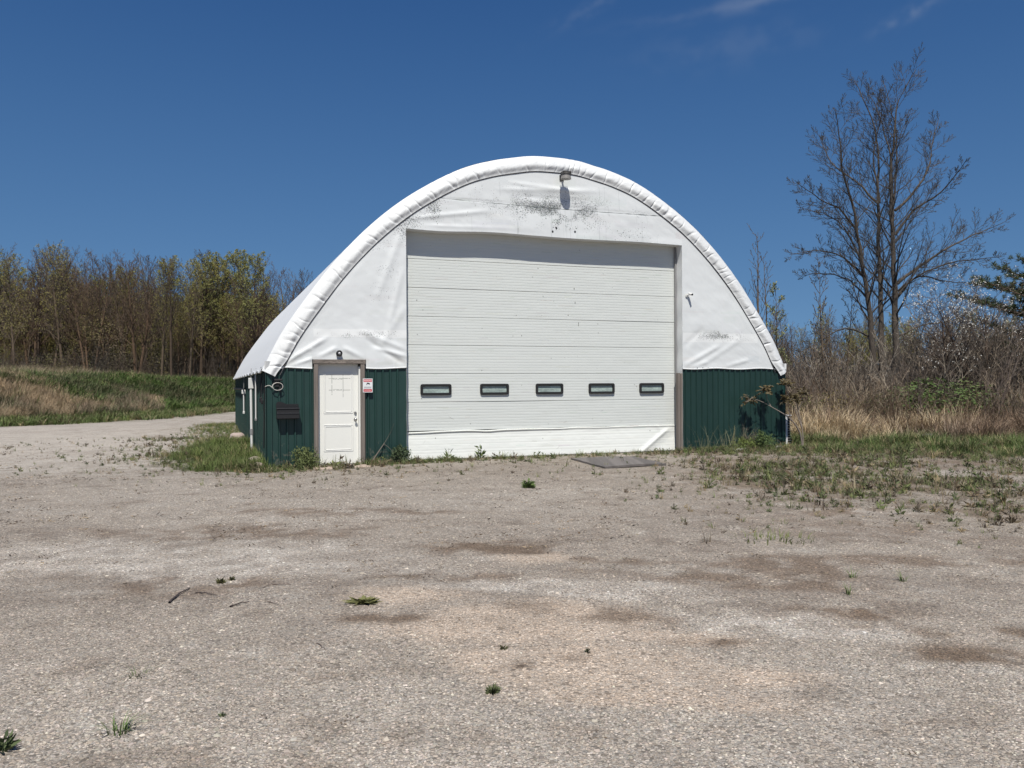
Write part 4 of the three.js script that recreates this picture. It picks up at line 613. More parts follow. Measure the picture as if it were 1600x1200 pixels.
// ---------------------------------------------------------------- the tall bare tree at the right, limb by limb
{
  const r = rng(2024), wood = buf(), twig = buf(), D = 32;
  const o = { r, wood, twig, woodTo: 1, kids: [17, 9, 5], ang: [0.78, 0.66, 0.65], ratio: [0.34, 0.36, 0.42], trop: [0.4, 0.45, 0.35, 0.2], wob: [0.04, 0.1, 0.12, 0.16], sides: [9, 5, 3, 3], steps: [14, 8, 4, 2], rmin: 0.0075, thin: [0.38, 0.55, 0.65], bare: 0.10, shape: (t) => 1.1 - 0.78 * t };
  const BXx = PX(1385, D), t = top('bare_tree', 'tall bare many-stemmed tree reaching highest over the thicket beside the building', 'tree'); const gy = groundY(BXx, -D); t.position.set(BXx, gy, -D); t.scale.set(1, 0.952, 1);
  const stem = (list, r0, r1, dz, kids, ratio, bare) => {
    const raw = list.map(([x, y], i) => { const k = i / (list.length - 1), d = D + dz * k * k; return V(PX(x, d) - BXx, (y > 640 ? -0.2 : PY(y, d) - gy), -(d - D)); });
    const c = new THREE.CatmullRomCurve3(raw, false, 'centripetal'), n = Math.max(10, Math.round(c.getLength() * 2.2)), pts = c.getSpacedPoints(n); pts.forEach((p, i) => { if (i && i < n) p.addScaledVector(rdir(r), 0.03); });
    growAlong({ ...o, kids: [Math.round(kids * 1.3), 9, 6], ratio: [ratio * 0.98, 0.46, 0.5], bare }, pts, pts.map((_, i) => lerp(r0 * 0.84, r1, Math.pow(i / n, 0.7))), 0, c.getLength());
  };
  stem([[1376, 680], [1371, 620], [1364, 540], [1357, 470], [1349, 410], [1340, 350], [1333, 300], [1318, 255], [1313, 200], [1305, 146]], 0.20, 0.012, -1.6, 26, 0.24, 0.30);
  stem([[1384, 680], [1380, 620], [1377, 540], [1376, 440], [1373, 340], [1372, 270], [1372, 213], [1362, 160], [1346, 120], [1335, 98]], 0.19, 0.012, 1.0, 28, 0.22, 0.32);
  stem([[1396, 680], [1398, 600], [1400, 510], [1398, 440], [1395, 370], [1393, 300], [1393, 240], [1398, 190], [1402, 140], [1414, 115], [1432, 80]], 0.23, 0.012, -0.3, 30, 0.23, 0.30);
  stem([[1395, 330], [1392, 230], [1380, 175], [1368, 140], [1353, 115]], 0.07, 0.01, 0.8, 10, 0.24, 0.3);
  stem([[1397, 300], [1402, 200], [1392, 140], [1380, 100]], 0.05, 0.01, 1.2, 8, 0.25, 0.4);
  stem([[1399, 312], [1430, 280], [1452, 240], [1458, 200], [1467, 160]], 0.075, 0.01, 1.5, 13, 0.30, 0.15);
  stem([[1399, 352], [1432, 308], [1466, 287], [1490, 260], [1511, 228]], 0.075, 0.01, -1.8, 13, 0.30, 0.15);
  stem([[1402, 432], [1438, 404], [1483, 373], [1520, 353], [1568, 332]], 0.085, 0.01, 1.6, 15, 0.30, 0.12);
  stem([[1404, 446], [1440, 415], [1485, 398], [1525, 392], [1565, 388]], 0.06, 0.008, -2.2, 13, 0.28, 0.15);
  stem([[1402, 455], [1432, 420], [1468, 427], [1520, 431]], 0.06, 0.008, 2.6, 11, 0.30, 0.15);
  stem([[1340, 345], [1310, 308], [1283, 294], [1242, 262]], 0.06, 0.008, -2.0, 13, 0.30, 0.12);
  stem([[1372, 300], [1335, 262], [1300, 236], [1280, 186]], 0.06, 0.008, 1.8, 12, 0.30, 0.15);
  stem([[1346, 392], [1322, 345], [1298, 322], [1245, 306]], 0.055, 0.008, 1.5, 12, 0.30, 0.12);
  stem([[1350, 420], [1322, 392], [1286, 378], [1234, 384]], 0.055, 0.008, -1.2, 12, 0.30, 0.12);
  stem([[1354, 455], [1325, 425], [1285, 415], [1246, 420]], 0.05, 0.008, 1.8, 11, 0.30, 0.12);
  stem([[1360, 520], [1322, 505], [1290, 520], [1252, 545]], 0.05, 0.008, -1.5, 10, 0.30, 0.12);
  stem([[1400, 520], [1440, 500], [1480, 495], [1520, 480]], 0.05, 0.008, 1.5, 11, 0.30, 0.12);
  stem([[1375, 300], [1366, 210], [1378, 150], [1372, 118]], 0.05, 0.009, -1.2, 9, 0.25, 0.3);
  mesh('trunk', geo(wood), bark(0.080, 0.073, 0.066), t); mesh('crown', geo(twig), std(0.072, 0.066, 0.061, 0.9, { side: THREE.FrontSide }), t);
}
// slender saplings beyond the right end of the building
{
  const sap = (seed, px, topPx, d, label, leaf, opt = {}) => { const x = PX(px, d), y = groundY(x, -d), H = PY(topPx, d) - y; const k = forestTree(seed, H * 0.97, opt.tone || TONES.grey, leaf, { r0: opt.r0 || 0.055, bare: opt.bare ?? 0.25, kids: opt.kids || [16, 4, 3], ratio: [0.22, 0.36, 0.4], ang: [0.6, 0.6, 0.6], stems: opt.stems }); const t = makeTree('sapling', k, label, 'sapling'); t.position.set(x, y, -d); };
  sap(31, 1184, 344, 38, 'tallest thin bare sapling rising behind the curved white roof edge', null, { r0: 0.085, kids: [20, 4, 3] });
  sap(32, 1200, 388, 36, 'forked bare sapling behind the roof edge, shorter than its neighbour', null, { r0: 0.06 });
  sap(33, 1216, 440, 34, 'thin sapling with pale green buds just past the end of the roof', { keep: 0.9, n: 4, size: 0.09, color: [0.24, 0.25, 0.10] }, { bare: 0.15 });
  sap(34, 1291, 402, 29, 'straight thin bare sapling standing between the roof end and the big tree', null, { r0: 0.05, kids: [18, 5, 3] });
  sap(35, 1322, 430, 33, 'bare sapling close against the big bare tree, on the building side', { keep: 0.4, n: 2, size: 0.07, color: [0.24, 0.24, 0.11] }, { r0: 0.045 });
  sap(36, 1262, 470, 40, 'low bare sapling in the gap beyond the building', { keep: 0.5, n: 3, size: 0.08, color: [0.22, 0.23, 0.10] }, { r0: 0.045 });
}
// blossoming tree, pine, shrubs
{
  const r = rng(61), wood = buf(), twig = buf(), bl = buf(), D = 27, x0 = PX(1528, D), gy = groundY(x0, -D), t = top('blossoming_tree', 'low spreading tree dotted with white blossom in the thicket by the pine', 'tree'); t.position.set(x0, gy, -D);
  const o = { r, wood, twig, woodTo: 1, kids: [18, 8, 6], ang: [0.85, 0.75, 0.7], ratio: [0.5, 0.42, 0.45], trop: [0.1, 0.25, 0.2, 0.1], wob: [0.10, 0.14, 0.18, 0.2], sides: [6, 4, 3, 3], steps: [8, 6, 3, 2], rmin: 0.006, thin: [0.5, 0.55, 0.6], bare: 0.42, shape: (q) => 1.05 - 0.5 * q, tipFrom: 2, tip: (p) => { if (p.y > 2.0 && r() < 0.5) for (let k = 0; k < 2; k++) leafQuad(bl, p.clone().addScaledVector(rdir(r), 0.06), 0.036, 0.030, rdir(r), r); } };
  for (const [dx, lx, lz] of [[0.1, -0.28, 0.1], [0.35, 0.15, -0.15], [-0.25, -0.5, -0.1], [0.6, 0.5, 0.2]]) grow(o, V(dx, -0.1, 0), V(lx, 1, lz).normalize(), 4.3 + 0.4 * r(), 0.075, 0);
  mesh('trunk', geo(wood), bark(0.11, 0.085, 0.068), t); mesh('crown', geo(twig), std(0.115, 0.088, 0.07, 0.9, { side: THREE.FrontSide }), t); mesh('blossom', geo(bl), std(0.62, 0.60, 0.55, 0.8), t);
}
{
  const r = rng(71), wood = buf(), nd = buf(), D = 29, x0 = PX(1668, D), gy = groundY(x0, -D), t = top('pine_tree', 'dark green pine reaching in over the thicket at the edge', 'tree'); t.position.set(x0, gy, -D);
  limb(wood, [0, 1.6, 3.2, 4.8, 6.2].map((y) => V(0.05 * Math.sin(y), y - 0.1, 0)), [0.2, 0.17, 0.13, 0.08, 0.02], 8);
  const clump = (p, dir, s) => { for (let k = 0; k < 46; k++) { const d = rdir(r).multiplyScalar(0.85).addScaledVector(dir, 0.75).normalize(); leafQuad(nd, p.clone().addScaledVector(rdir(r), 0.05), s * (0.7 + 0.5 * r()), 0.016, d, r); } };
  const bough = (y, az, L, rise) => {
    const pts = []; for (let k = 0; k <= 6; k++) { const q = k / 6; pts.push(V(Math.cos(az) * L * q, y + rise * L * q + 0.12 * L * q * q, Math.sin(az) * L * q)); }
    limb(wood, pts, pts.map((_, k) => lerp(0.045, 0.012, k / 6)), 5);
    for (let k = 2; k <= 6; k++) for (let m = 0; m < 4; m++) { const q = k === 6 && m === 0 ? 0 : 0.25 + 0.3 * r(), a = az + (m % 2 ? 1 : -1) * (0.5 + 0.5 * r()), e = pts[k].clone().add(V(Math.cos(a) * q, 0.10 + 0.12 * r(), Math.sin(a) * q)); limb(wood, [pts[k], e], [0.012, 0.008], 3); clump(e, V(Math.cos(a) * 0.5, 0.7, Math.sin(a) * 0.5), 0.13); clump(pts[k].clone().lerp(e, 0.5), V(Math.cos(a), 0.5, Math.sin(a)).normalize(), 0.11); }
  };
  for (let k = 0; k < 30; k++) { const y = 0.9 + 4.7 * k / 30, L = (3.3 - 0.45 * y) * (0.75 + 0.5 * r()) + (Math.abs(y - 4.6) < 0.5 ? 0.6 : 0); bough(y, k * 2.4 + r() * 0.5, L, 0.12 + 0.2 * r()); }
  bough(4.0, Math.PI + 0.12, 3.4, 0.05); bough(4.3, Math.PI - 0.3, 3.1, 0.06); bough(4.6, Math.PI + 0.5, 2.6, 0.08); bough(4.5, Math.PI + 0.05, 2.7, 0.10); bough(3.8, Math.PI - 0.1, 3.0, 0.04); bough(5.2, Math.PI - 0.2, 1.6, 0.25);
  mesh('trunk', geo(wood), bark(0.10, 0.075, 0.058), t); mesh('needles', geo(nd), std(0.048, 0.062, 0.016, 0.75), t);
  const bush = (i, px, d, s, c, label) => { const x = PX(px, d), q = top('leafy_shrub', label, 'shrub'); q.position.set(x, groundY(x, -d), -d); q.scale.set(s * 1.5, s, s * 1.2); mesh('foliage', leafyGeos[i], floraLeaf.clone(), q).material.color.setRGB(...c); mesh('stem', twiggyGeos[i], std(0.12, 0.09, 0.065, 0.9), q).scale.setScalar(0.7); };
  bush(0, 1462, 25.2, 1.25, [0.075, 0.125, 0.024], 'bright green leafy shrub low in the thicket beneath the blossom');
  bush(1, 1506, 25.6, 1.1, [0.085, 0.115, 0.028], 'lighter green leafy shrub next to the brightest green one');
  bush(2, 1410, 25.8, 1.0, [0.10, 0.10, 0.03], 'olive leafy shrub at the foot of the big bare tree');
}

// ---------------------------------------------------------------- thicket, grasses, weeds
{
  const r = rng(900), brush = [], low = [], straw = [], red = [], verg = [], lawnL = [], olive = [];
  for (let i = 0; i < 430; i++) { const d = 26.5 + 50 * Math.pow(r(), 1.4), px = 1200 + 480 * r(), x = PX(px, d), [u] = toLocal(x, -d); if (u < 13.4) continue; brush.push([x, -d, (0.5 + 0.75 * r() * r() + 0.15) * (0.9 + 0.35 * ss(1380, 1500, px)) * (1 + 0.006 * (d - 26)) * (px > 1335 && px < 1425 && d < 34 ? 0.5 : 1), vary(r, pick(r, [[0.15, 0.118, 0.09], [0.10, 0.074, 0.054], [0.23, 0.19, 0.145], [0.075, 0.062, 0.05]]), 0.3), 0.85 + 0.3 * r()]); }
  for (let i = 0; i < 380; i++) { const d = 24.5 + 10 * r(), px = 1228 + 440 * r(), x = PX(px, d), [u] = toLocal(x, -d); if (u < 12.9) continue; low.push([x, -d, 0.65 + 0.45 * r(), vary(r, pick(r, [[0.17, 0.122, 0.082], [0.12, 0.083, 0.056], [0.30, 0.24, 0.17], [0.09, 0.07, 0.052]]), 0.3), 0.8 + 0.4 * r()]); }
  for (let i = 0; i < 620; i++) { const d = 25.3 + 16 * r(), px = 1235 + 420 * r(), x = PX(px, d), [u] = toLocal(x, -d); if (u < 13) continue; olive.push([x, -d, 0.35 + 0.55 * r(), vary(r, pick(r, [[0.17, 0.14, 0.04], [0.10, 0.125, 0.032], [0.15, 0.155, 0.04]]), 0.3), 1]); }
  for (let i = 0; i < 7500; i++) {
    const d = 21.2 + 6.0 * r(), px = 1222 + 450 * r(), x = PX(px, d), z = -d, [u] = toLocal(x, z); if (u < 12.6) continue;
    const edge = lerp(22.3, 20.9, clamp((px - 1240) / 360)) + (fbm(x * 0.8, z * 0.5, 3, 66) - 0.5) * 1.6; if (d < edge) continue;
    const gap = fbm(x * 0.9, z * 0.9, 3, 68), hh = 0.45 + 1.1 * ss(0.3, 0.7, gap) * (0.5 + 0.5 * ss(edge, edge + 2.5, d)); if (r() > 0.18 + 0.9 * ss(0.38, 0.6, gap)) continue;
    const tan = ss(0.48, 0.60, fbm(x * 0.5, z * 0.5, 3, 67)) * 0.35 + 0.75 * ss(1470, 1300, px) * ss(edge + 3.2, edge + 1.0, d);
    if (r() < tan) straw.push([x, z, (0.55 + 0.5 * r()) * hh, vary(r, pick(r, [[0.60, 0.49, 0.32], [0.50, 0.40, 0.25]]), 0.3), 0.8 + 0.4 * r()]); else if (r() < 0.42) red.push([x, z, (0.6 + 0.5 * r()) * hh, vary(r, pick(r, [[0.25, 0.175, 0.12], [0.19, 0.13, 0.09], [0.32, 0.24, 0.165]]), 0.25), 1]);
  }
  const tall = [1, 2, 3, 4].map((s) => tuft(300 + s, 17, 1.0, 0.30, 0.85, 0.015, 4));
  scatter('thicket_brush', 'tangle of grey brown bare brush filling the ground behind the dead grass', 'brush', brushGeos, flora, brush, 6);
  scatter('low_brush', 'reddish brown dead stalks and low twigs along the thicket', 'brush', twiggyGeos, flora, low, 7);
  scatter('low_foliage', 'sparse olive young leaves within the thicket', 'foliage', leafyGeos.map((q) => thinOut(q.clone(), 2)), floraLeaf, olive, 8);
  scatter('dead_grass', 'tall straw coloured dead grass beyond the green verge', 'grass', tall, flora, straw, 9);
  scatter('dead_stalks', 'tall reddish brown dead grass stalks beside the straw coloured grass', 'grass', tall, flora, red, 10);
  for (let i = 0; i < 26000; i++) {
    const x = 3.5 + 17 * r(), d = 16.5 + 9 * r(), z = -d, v = verge(x, z); if (!inView(x, d) || r() > v * 1.05) continue;
    verg.push([x, z, (0.45 + 0.65 * r()) * lerp(0.5, 1, ss(0.3, 1, v)) * (0.55 + 0.9 * fbm(x * 0.9, z * 0.9, 3, 81)), vary(r, r() < 0.22 ? [0.30, 0.25, 0.14] : pick(r, [[0.080, 0.120, 0.028], [0.095, 0.135, 0.035], [0.065, 0.095, 0.025]]), 0.35), 1]);
  }
  for (let i = 0; i < 22000; i++) {
    const u = -4.2 * r(), w = 1.3 - 22 * r(), [x, z] = fromLocal(u, w), v = lawn(x, z); if (r() > v) continue;
    lawnL.push([x, z, (0.32 + 0.55 * r()) * (0.5 + fbm(x, z, 3, 83)) * lerp(0.45, 1, v), vary(r, r() < 0.28 - 0.2 * v ? [0.26, 0.21, 0.11] : pick(r, [[0.085, 0.120, 0.026], [0.105, 0.14, 0.035], [0.075, 0.10, 0.025]]), 0.35), 1]);
  }
  const green = [1, 2, 3, 4].map((s) => tuft(320 + s, 16, 0.42, 0.10, 0.75, 0.013, 3));
  scatter('verge_grass', 'lush green grass strip in front of the straw coloured dead grass', 'grass', green, flora, verg, 11);
  scatter('lawn_grass', 'green grass patch growing beside the left green wall', 'grass', green, flora, lawnL, 12);
  // the bank
  const foot = [], face = [], pink = [], crest = [];
  for (let i = 0; i < 70000; i++) {
    const d = 27 + 55 * r(), px = -60 + 470 * r(), x = PX(px, d), z = -d, b = bankSide(x, z); if (b < -1.6 || b > 13.5) continue;
    const n = fbm(x * 0.22, z * 0.3, 3, 84), m = fbm(x * 0.6, z * 0.6, 3, 86); if (b < 0 && r() > 0.5 + b * 0.35) continue;
    const keep = clamp(d / 60) * 0.3 + 0.42; if (r() > keep) continue;
    if (b < 0.9 + n * 1.2) foot.push([x, z, 0.5 + 0.5 * r(), vary(r, r() < 0.25 ? [0.22, 0.18, 0.10] : pick(r, [[0.085, 0.12, 0.03], [0.10, 0.13, 0.036]]), 0.3), 0.7 + 0.4 * r()]);
    else if (b > 10.2 + (n - 0.5) * 2) { if (r() < 0.5) crest.push([x, z, 0.6 + 0.6 * r(), vary(r, pick(r, [[0.34, 0.27, 0.17], [0.26, 0.20, 0.13], [0.13, 0.13, 0.05]]), 0.3), 1]); }
    else if ((px < 250 && b < 4.2 + (n - 0.5) * 5 + (px < 90 ? 1.2 : 0) && r() < 0.62 + 0.3 * (m > 0.5)) || (px < 120 && r() < ss(0.48, 0.62, m) * 0.6) || r() < 0.13) pink.push([x, z, 0.55 + 0.35 * r(), vary(r, pick(r, m > 0.52 ? [[0.40, 0.30, 0.19], [0.34, 0.26, 0.165]] : [[0.23, 0.185, 0.12], [0.27, 0.20, 0.14]]), 0.25), 0.9]);
    else face.push([x, z, 0.75 + 0.6 * r(), vary(r, pick(r, m > 0.5 ? [[0.075, 0.125, 0.024], [0.085, 0.135, 0.03]] : [[0.062, 0.088, 0.028], [0.095, 0.11, 0.04]]), 0.3), 0.8 + 0.4 * r()]);
  }
  const wide = [1, 2, 3].map((s) => tuft(340 + s, 16, 0.55, 0.30, 0.9, 0.034, 3)), wisp = [1, 2, 3].map((s) => tuft(350 + s, 22, 0.95, 0.26, 0.5, 0.016, 3));
  scatter('bank_grass', 'dark green rough grass on the face of the bank', 'grass', wide, flora, face, 13);
  scatter('bank_foot_grass', 'short green grass along the foot of the bank', 'grass', wide, flora, foot, 14);
  scatter('bank_dead_grass', 'pinkish tan dead grass on the lower bank', 'grass', wisp, flora, pink, 15);
  scatter('bank_crest_grass', 'pale wispy dead grass along the top of the bank', 'grass', wisp, flora, crest, 16);
  // weeds on the gravel
  const wd = [], wl = [];
  for (let i = 0; i < 90000; i++) {
    const x = -14 + 32 * r(), d = 8 + 18 * r(), z = -d, [u, w] = toLocal(x, z); if (!inView(x, d) || (u > -0.1 && u < 12.4 && w < 0.12)) continue;
    const v = weedy(x, z); if (r() > v * 0.56) continue;
    const c = r() < 0.42 ? vary(r, pick(r, [[0.16, 0.12, 0.07], [0.10, 0.075, 0.05], [0.24, 0.19, 0.11]]), 0.3) : vary(r, pick(r, [[0.10, 0.125, 0.04], [0.13, 0.15, 0.05], [0.075, 0.09, 0.03]]), 0.3), s = (0.3 + 0.8 * r() * r()) * (0.55 + 0.75 * v);
    (r() < 0.6 ? wd : wl).push([x, z, s * 1.65, c, 1]);
  }
  for (let i = 0; i < 2600; i++) { const u = -0.3 + 12.6 * Math.pow(r(), 1.25), w = 0.06 + 0.75 * r() * r(), [x, z] = fromLocal(u, u > DOOR[0] && u < DOOR[1] ? w + 0.0 : w); if (u > ENTRY[0] && u < ENTRY[1] && (w < 0.55 || r() < 0.5)) continue; if (u > 3.9 && u < 9.2 && r() < 0.72) continue; (r() < 0.7 ? wd : wl).push([x, z, (0.3 + 0.75 * r() * r()) * (u > 9.4 ? 1.2 : 1.15), vary(r, pick(r, [[0.085, 0.125, 0.03], [0.12, 0.14, 0.05], [0.2, 0.17, 0.09]]), 0.3), 1]); }
  const small = [1, 2, 3, 4].map((s) => tuft(360 + s, 11, 0.20, 0.06, 0.9, 0.010, 3)), leafy = [1, 2, 3].map((s) => weed(370 + s, 16, 0.13, 0.085));
  scatter('gravel_weeds', 'small grassy weeds scattered thinly over the gravel', 'weeds', small, flora, wd, 17);
  scatter('gravel_seedlings', 'low leafy weeds dotted over the gravel', 'weeds', leafy, floraLeaf, wl, 18);
  // tall dry stalks in front of the right wall
  const st = []; for (let i = 0; i < 16; i++) { const [x, z] = fromLocal(9.7 + 1.4 * r(), 0.12 + 0.2 * r()); st.push([x, z, 0.8 + 0.5 * r(), vary(r, [0.24, 0.23, 0.13], 0.25), 1]); }
  scatter('grass_stalks', 'thin arching grass stalks before the green wall right of the big door', 'grass', [tuft(380, 5, 0.95, 0.12, 0.55, 0.007, 5), tuft(381, 4, 0.85, 0.12, 0.7, 0.007, 5)], flora, st, 19);
}
// dead bits of leaf and stalk lying about
{
  const r = rng(777), bits = []; const bg = [0, 1, 2].map((k) => { const q = buf(), rr = rng(600 + k); for (let i = 0; i < 5; i++) leafQuad(q, V((rr() - 0.5) * 0.12, 0.006 + 0.012 * rr(), (rr() - 0.5) * 0.12), 0.03 + 0.04 * rr(), 0.008 + 0.01 * rr(), V(rr() - 0.5, 0.15 * rr(), rr() - 0.5).normalize(), rr); return geo(q); });
  for (let i = 0; i < 30000; i++) { const d = 3.2 + 19 * r(), x = (r() * 2 - 1) * (0.68 * d), z = -d, [u, w] = toLocal(x, z); if (u > -0.1 && u < 12.4 && w < 0.1) continue; if (r() > (0.04 + 0.35 * weedy(x, z) + 0.25 * ss(0.55, 0.7, fbm(x * 1.3, z * 1.3, 3, 64))) * (0.10 + 0.9 * ss(5, 10, d))) continue; bits.push([x, z, (0.4 + 0.7 * r()) * (0.55 + 0.45 * ss(5, 10, d)), vary(r, pick(r, [[0.12, 0.085, 0.055], [0.07, 0.052, 0.038], [0.26, 0.20, 0.13]]), 0.3), 1]); }
  scatter('dry_litter', 'dead leaf and stalk bits scattered over the gravel', 'litter', bg, flora, bits, 22);
}
// loose gravel near the camera
{
  const r = rng(1234), list = [], geos = [0, 1, 2, 3].map((k) => { const g = new THREE.IcosahedronGeometry(1, 0), p = g.attributes.position; for (let i = 0; i < p.count; i++) { const q = V(p.getX(i), p.getY(i), p.getZ(i)), f = 0.75 + 0.5 * h2(Math.round(q.x * 50), Math.round(q.y * 50) + Math.round(q.z * 50) * 7, k); p.setXYZ(i, q.x * f, q.y * f * 0.62, q.z * f * 0.9); } g.computeVertexNormals(); return g; });
  for (let i = 0; i < 150000; i++) {
    const d = 2.9 * Math.pow(15 / 2.9, Math.pow(r(), 1.15)), x = (r() * 2 - 1) * (0.66 * d + 0.5), z = -d;
    const sd = patch(SAND, x, z, 0.7, 32); if (r() < sd * 0.93) continue; if (r() > 0.35 + 0.9 * ss(0.3, 0.6, fbm(x * 0.9, z * 0.9, 3, 14))) continue;
    const s = (0.0045 + 0.0065 * r() * r() + (r() > 0.985 ? 0.012 * r() : 0)) * (1 + 0.05 * d), t = r(), c = soil(x, z), f = t > 0.95 ? 1.9 : t > 0.75 ? 1.35 : t < 0.12 ? 0.55 : 0.75 + 0.5 * r();
    list.push([x, z, s, [Math.min(0.62, c[0] * f * (1 + 0.12 * (r() - 0.5))), Math.min(0.6, c[1] * f), Math.min(0.58, c[2] * f * (1 + 0.12 * (r() - 0.5)))], 1]);
  }
  scatter('gravel_stones', 'loose grey gravel stones strewn over the lot', 'gravel', geos, std(1, 1, 1, 0.9), list, 20, 0.25);
}
// ---------------------------------------------------------------- single plants and loose things
{
  const put = (name, label, category, px, py, geoIt, mat, part, s = 1) => { const [x, z] = onGround(px, py), t = top(name, label, category); t.position.set(x, groundY(x, z) - 0.004, z); t.scale.setScalar(s); mesh(part, geoIt, mat, t); return t; };
  const gm = (r, g, b) => std(r, g, b, 0.85);
  put('weed_clump', 'green grassy weed tuft on open gravel, nearest the bottom edge', 'weed', 187, 1146, tuft(501, 30, 0.12, 0.045, 1.1, 0.008), gm(0.10, 0.15, 0.045), 'blades');
  put('weed_clump', 'dark green weed cut off by the bottom left corner', 'weed', 6, 1172, weed(502, 46, 0.06, 0.075), gm(0.075, 0.10, 0.04), 'leaves');
  put('weed_clump', 'flat dark green weed on the sandy patch before the door', 'weed', 770, 1084, weed(503, 90, 0.025, 0.042), gm(0.075, 0.09, 0.035), 'leaves');
  put('weed_clump', 'thin faint grass tuft behind the nearest green tuft', 'weed', 217, 1060, tuft(504, 18, 0.09, 0.05, 1.2, 0.006), gm(0.12, 0.14, 0.07), 'blades');
  put('weed_clump', 'tiny sprout alone on grey gravel between two bigger weeds', 'weed', 348, 1121, weed(505, 20, 0.02, 0.026), gm(0.09, 0.11, 0.05), 'leaves');
  put('weed_clump', 'low olive weed just above the fallen twigs', 'weed', 345, 914, weed(506, 60, 0.025, 0.042), gm(0.09, 0.085, 0.03), 'leaves');
  put('weed_clump', 'small dark weed beside the olive one above the twigs', 'weed', 363, 909, weed(507, 50, 0.025, 0.036), gm(0.06, 0.06, 0.025), 'leaves');
  const a = put('weed_clump', 'straggling yellow green weed at the edge of the pale sand', 'weed', 570, 948, weed(508, 120, 0.03, 0.045), gm(0.14, 0.14, 0.05), 'leaves'); a.scale.set(3.2, 1, 1.6);
  put('weed_clump', 'small weed beside the dark stain on the sand', 'weed', 787, 1018, weed(509, 30, 0.02, 0.03), gm(0.08, 0.08, 0.035), 'leaves');
  put('weed_clump', 'dark sprig beside the largest dark spot on the sand', 'weed', 918, 1023, weed(510, 24, 0.03, 0.028), gm(0.05, 0.055, 0.03), 'leaves');
  const b = put('weed_clump', 'bright green weed clump alone on gravel ahead of the big door', 'weed', 826, 764, weed(511, 220, 0.11, 0.075), gm(0.09, 0.135, 0.035), 'leaves'); b.scale.set(1.6, 1, 1.1);
  const c = put('weed_clump', 'spreading yellow green weed patch on the gravel at the right', 'weed', 1205, 846, tuft(512, 70, 0.14, 0.35, 0.9, 0.01), gm(0.12, 0.14, 0.045), 'blades'); c.scale.set(1.3, 1, 0.8);
  for (const [px, py, l] of [[1332, 902, 'upright sprig left of two others on the bare gravel'], [1410, 906, 'upright sprig farthest from the building among three sprigs'], [1327, 928, 'bright sprig nearest the camera among three sprigs']]) put('weed_sprig', l, 'weed', px, py, tuft(520 + px, 16, 0.13, 0.03, 0.7, 0.008), gm(0.11, 0.145, 0.05), 'blades');
  const shrubby = (seed, n, w, h) => { const r = rng(seed), q = buf(); for (let k = 0; k < n; k++) { const d = rdir(r), m = Math.cbrt(r()), p = V(d.x * m * w, h * 0.5 + d.y * m * h * 0.5, d.z * m * w); leafQuad(q, p.multiplyScalar(0.8 + 0.5 * vn(d.x * 3 + 9, d.z * 3 + d.y * 2, seed)), 0.05 + 0.02 * r(), 0.02, rdir(r).addScaledVector(UP, 0.5).normalize(), r); } for (let k = 0; k < 26; k++) { const an = r() * 6.28, tl = 0.8 + 0.45 * r(), e = V(Math.cos(an) * w * 0.9 * r(), h * tl, Math.sin(an) * w * 0.9 * r()); limb(q, [V(0, -0.02, 0), e], [0.004, 0.002], 3); for (let m = 0; m < 5; m++) leafQuad(q, e.clone().multiplyScalar(0.75 + 0.25 * r()), 0.06, 0.018, rdir(r).addScaledVector(UP, 0.7).normalize(), r); } return geo(q); };
  const sh = (label, u, w, g, m) => { const [x, z] = fromLocal(u, w), t = top('weed_bush', label, 'bush'); t.position.set(x, groundY(x, z), z); mesh('foliage', g, m, t); };
  sh('rounded yellow green bush at the wall left of the entry door', 0.72, 0.28, shrubby(531, 900, 0.25, 0.36), gm(0.11, 0.135, 0.045));
  sh('dark green bush at the wall between entry door and big door', 2.60, 0.24, shrubby(532, 600, 0.20, 0.30), gm(0.05, 0.075, 0.032));
  sh('small green bush under the red leafed sapling by the green wall', 11.5, 0.28, shrubby(533, 600, 0.32, 0.36), gm(0.075, 0.11, 0.03));
  sh('bright yellow green weed clump against the right green wall', 10.95, 0.32, shrubby(534, 420, 0.30, 0.24), gm(0.13, 0.165, 0.04));
  sh('tall green weed at the foot of the big door, nearest its left edge', 3.72, -0.02, weed(535, 30, 0.22, 0.14), gm(0.10, 0.14, 0.04));
  sh('tall green weed at the foot of the big door, second from its left edge', 4.42, 0.0, weed(536, 34, 0.26, 0.15), gm(0.10, 0.14, 0.04));
  // young sumac before the right green wall
  {
    const t = top('young_sumac', 'leaning sapling with reddish young leaves before the right green wall', 'sapling'), [x, z] = fromLocal(12.55, 0.42); t.position.set(x, groundY(x, z), z); t.rotation.y = 20.2 * Math.PI / 180;
    const r = rng(541), w = buf(), l = buf(); const tips = [];
    const st = (list, r0) => { const c = new THREE.CatmullRomCurve3(list.map((p) => V(...p))), n = 10, pts = c.getSpacedPoints(n); limb(w, pts, pts.map((_, i) => lerp(r0, 0.006, i / n)), 6); tips.push(pts[n]); };
    st([[0, -0.05, 0], [-0.05, 0.35, 0], [-0.30, 0.70, -0.02], [-0.85, 1.02, -0.08], [-1.20, 1.18, -0.1], [-1.45, 1.20, -0.1]], 0.020); st([[-0.85, 1.02, -0.08], [-0.95, 1.22, -0.1], [-0.98, 1.42, -0.1]], 0.011); st([[-0.3, 0.7, -0.02], [-0.42, 1.0, 0.0], [-0.46, 1.20, 0]], 0.010);
    st([[0.02, -0.05, 0.02], [0.0, 0.5, 0], [-0.08, 0.95, -0.05], [-0.15, 1.22, -0.08]], 0.016); st([[0, 0.5, 0], [-0.20, 1.1, -0.1], [-0.38, 1.45, -0.12], [-0.42, 1.6, -0.12]], 0.012); st([[-0.1, 0.9, -0.03], [0.05, 1.2, -0.05], [0.02, 1.38, -0.05]], 0.01);
